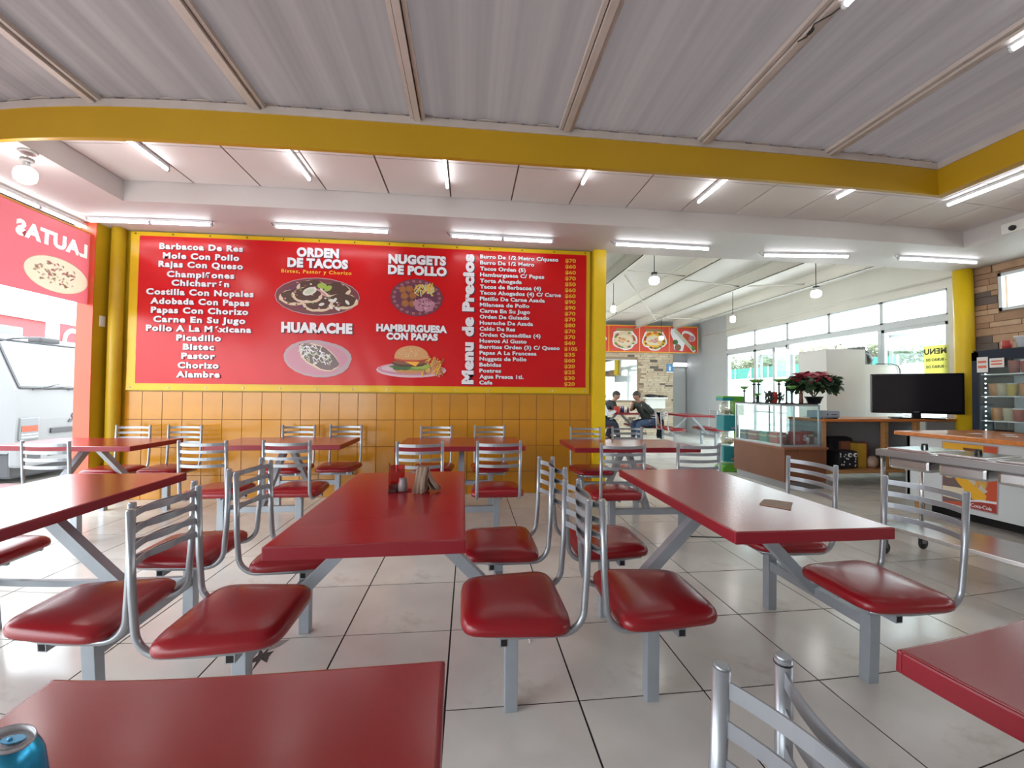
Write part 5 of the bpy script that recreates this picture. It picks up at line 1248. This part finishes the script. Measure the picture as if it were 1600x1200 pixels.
MB().box((-.10, -.10, -.35), (.10, .08, 3.15)).build('sign_post', WHITE2, sp)
MB().box((-.06, .08, 2.18), (.06, 1.1, 3.02)).build('sign_panel', mat('sign_red2', (.30, .03, .04), .5), sp)
MB().box((-.08, .06, 3.02), (.08, 1.1, 3.16)).build('sign_top', WHITE2, sp)
g = MB(); n = 28
for k in range(n):
    a0, a1 = 2*PI*k/n, 2*PI*(k+1)/n
    g.prism([(.50+.29*math.cos(a0), 2.60+.33*math.sin(a0)), (.50+.29*math.cos(a1), 2.60+.33*math.sin(a1)), (.50+.18*math.cos(a1), 2.60+.22*math.sin(a1)), (.50+.18*math.cos(a0), 2.60+.22*math.sin(a0))], 'x', .062, .075)
g.build('white_ring', WHITE2, sp)

# ================================================================== OUTSIDE RIGHT
g = MB()
prof = [(7.45, -.05), (12.0, -.05), (16, .6), (24, 2.68), (30, 2.9), (90, 4.5)]
vs = [(x, y, z) for y in (-30, 10, 50, 110) for x, z in prof]; n = len(prof)
fs = [(j*n+i, j*n+i+1, (j+1)*n+i+1, (j+1)*n+i) for j in range(3) for i in range(n-1)]
struct(g.add(vs, fs).build('terrain', mat('pale_earth', (.62, .60, .56), .9, var=.08, vscale=.6)), 'sunlit pale slope rising behind the windows')
fe = empty('mesh_fence', 'turquoise mesh fence on posts running along the slope outside', 'fence', (0, 0, 0))
fm = translucent('turquoise_mesh', (.05, .26, .22), .5, (.07, .34, .29))
pts = [(24.0, 20.0), (24.0, 30.0), (24.0, 40.0), (24.0, 50.0)]
for a, b in zip(pts[:-1], pts[1:]):
    nseg = 5
    for k in range(nseg):
        pa = [a[i]+(b[i]-a[i])*k/nseg for i in (0, 1)]; pb = [a[i]+(b[i]-a[i])*(k+1)/nseg for i in (0, 1)]
        MB().bar((pa[0], pa[1], 3.12), (pb[0], pb[1], 3.12), .02, .90).build('mesh_panel', fm, fe)
        MB().bar((pa[0]-.05, pa[1], 2.2), (pa[0]-.05, pa[1], 3.60), .07, .07).build('fence_post', ALU, fe)
        if k % 2: MB().bar((pa[0]-.06, pa[1], 3.5), (pa[0]-.8, pa[1]-.5, 2.4), .06, .06).build('brace', ALU, fe)
LM = [translucent('leaf_olive', (.12, .15, .08), .35, (.16, .20, .10)), translucent('leaf_pale', (.17, .18, .11), .35, (.22, .24, .13))]
BARK = mat('bark', (.12, .09, .06), .9)
rt2 = random.Random(5)
for k, (x, y, h, r_, lab) in enumerate(((28, 25.0, 2.0, 2.2, 'olive green bushy tree above the fence, seen over the white block'), (28, 28.3, 2.2, 2.4, 'round tree above the fence in the open doorway, nearer the poinsettia'), (28.5, 32.2, 2.1, 2.6, 'broad tree above the fence in the doorway view'), (28, 35.5, 2.3, 2.4, 'hazy tree behind the second window pane'), (28.5, 39.5, 2.2, 2.6, 'hazy tree behind the far window pane'), (28, 43.5, 1.9, 2.4, 'farthest hazy tree at the left edge of the windows'), (28.6, 21.6, 1.8, 2.2, 'tree beyond the fence nearest the television'))):
    z0_ = 2.80
    t = empty('tree', lab, 'tree', (x, y, z0_), 0, 'trees beyond the fence')
    MB().tube([(0, 0, -.2), (.1, .05, h*.45), (.05, .1, h*.7)], .12, 8, radii=[.16, .11, .06]).build('trunk', BARK, t)
    g = MB()
    for j in range(900):
        d = Vector((rt2.gauss(0, 1), rt2.gauss(0, 1), rt2.gauss(0, 1))).normalized(); q_ = rt2.uniform(.55, 1)
        lump = 1+.28*math.sin(d.x*5+k)*math.cos(d.y*4+k*2)+.15*math.sin(d.z*9)
        p = Vector((d.x*r_*q_*lump, d.y*r_*q_*lump, h*.62+d.z*h*.42*q_*lump))
        u = Vector((rt2.gauss(0, 1), rt2.gauss(0, 1), rt2.gauss(0, 1))).normalized(); v = u.orthogonal().normalized(); s_ = rt2.uniform(.12, .26)
        g.add([p-u*s_, p+v*s_*.6, p+u*s_, p-v*s_*.6], [(0, 1, 2, 3)])
    g.build('crown', LM[k % 2], t)['kind'] = 'stuff'
# lights the place has: daylight through the translucent roof is the sky itself; the lit tubes and bulbs emit on their own
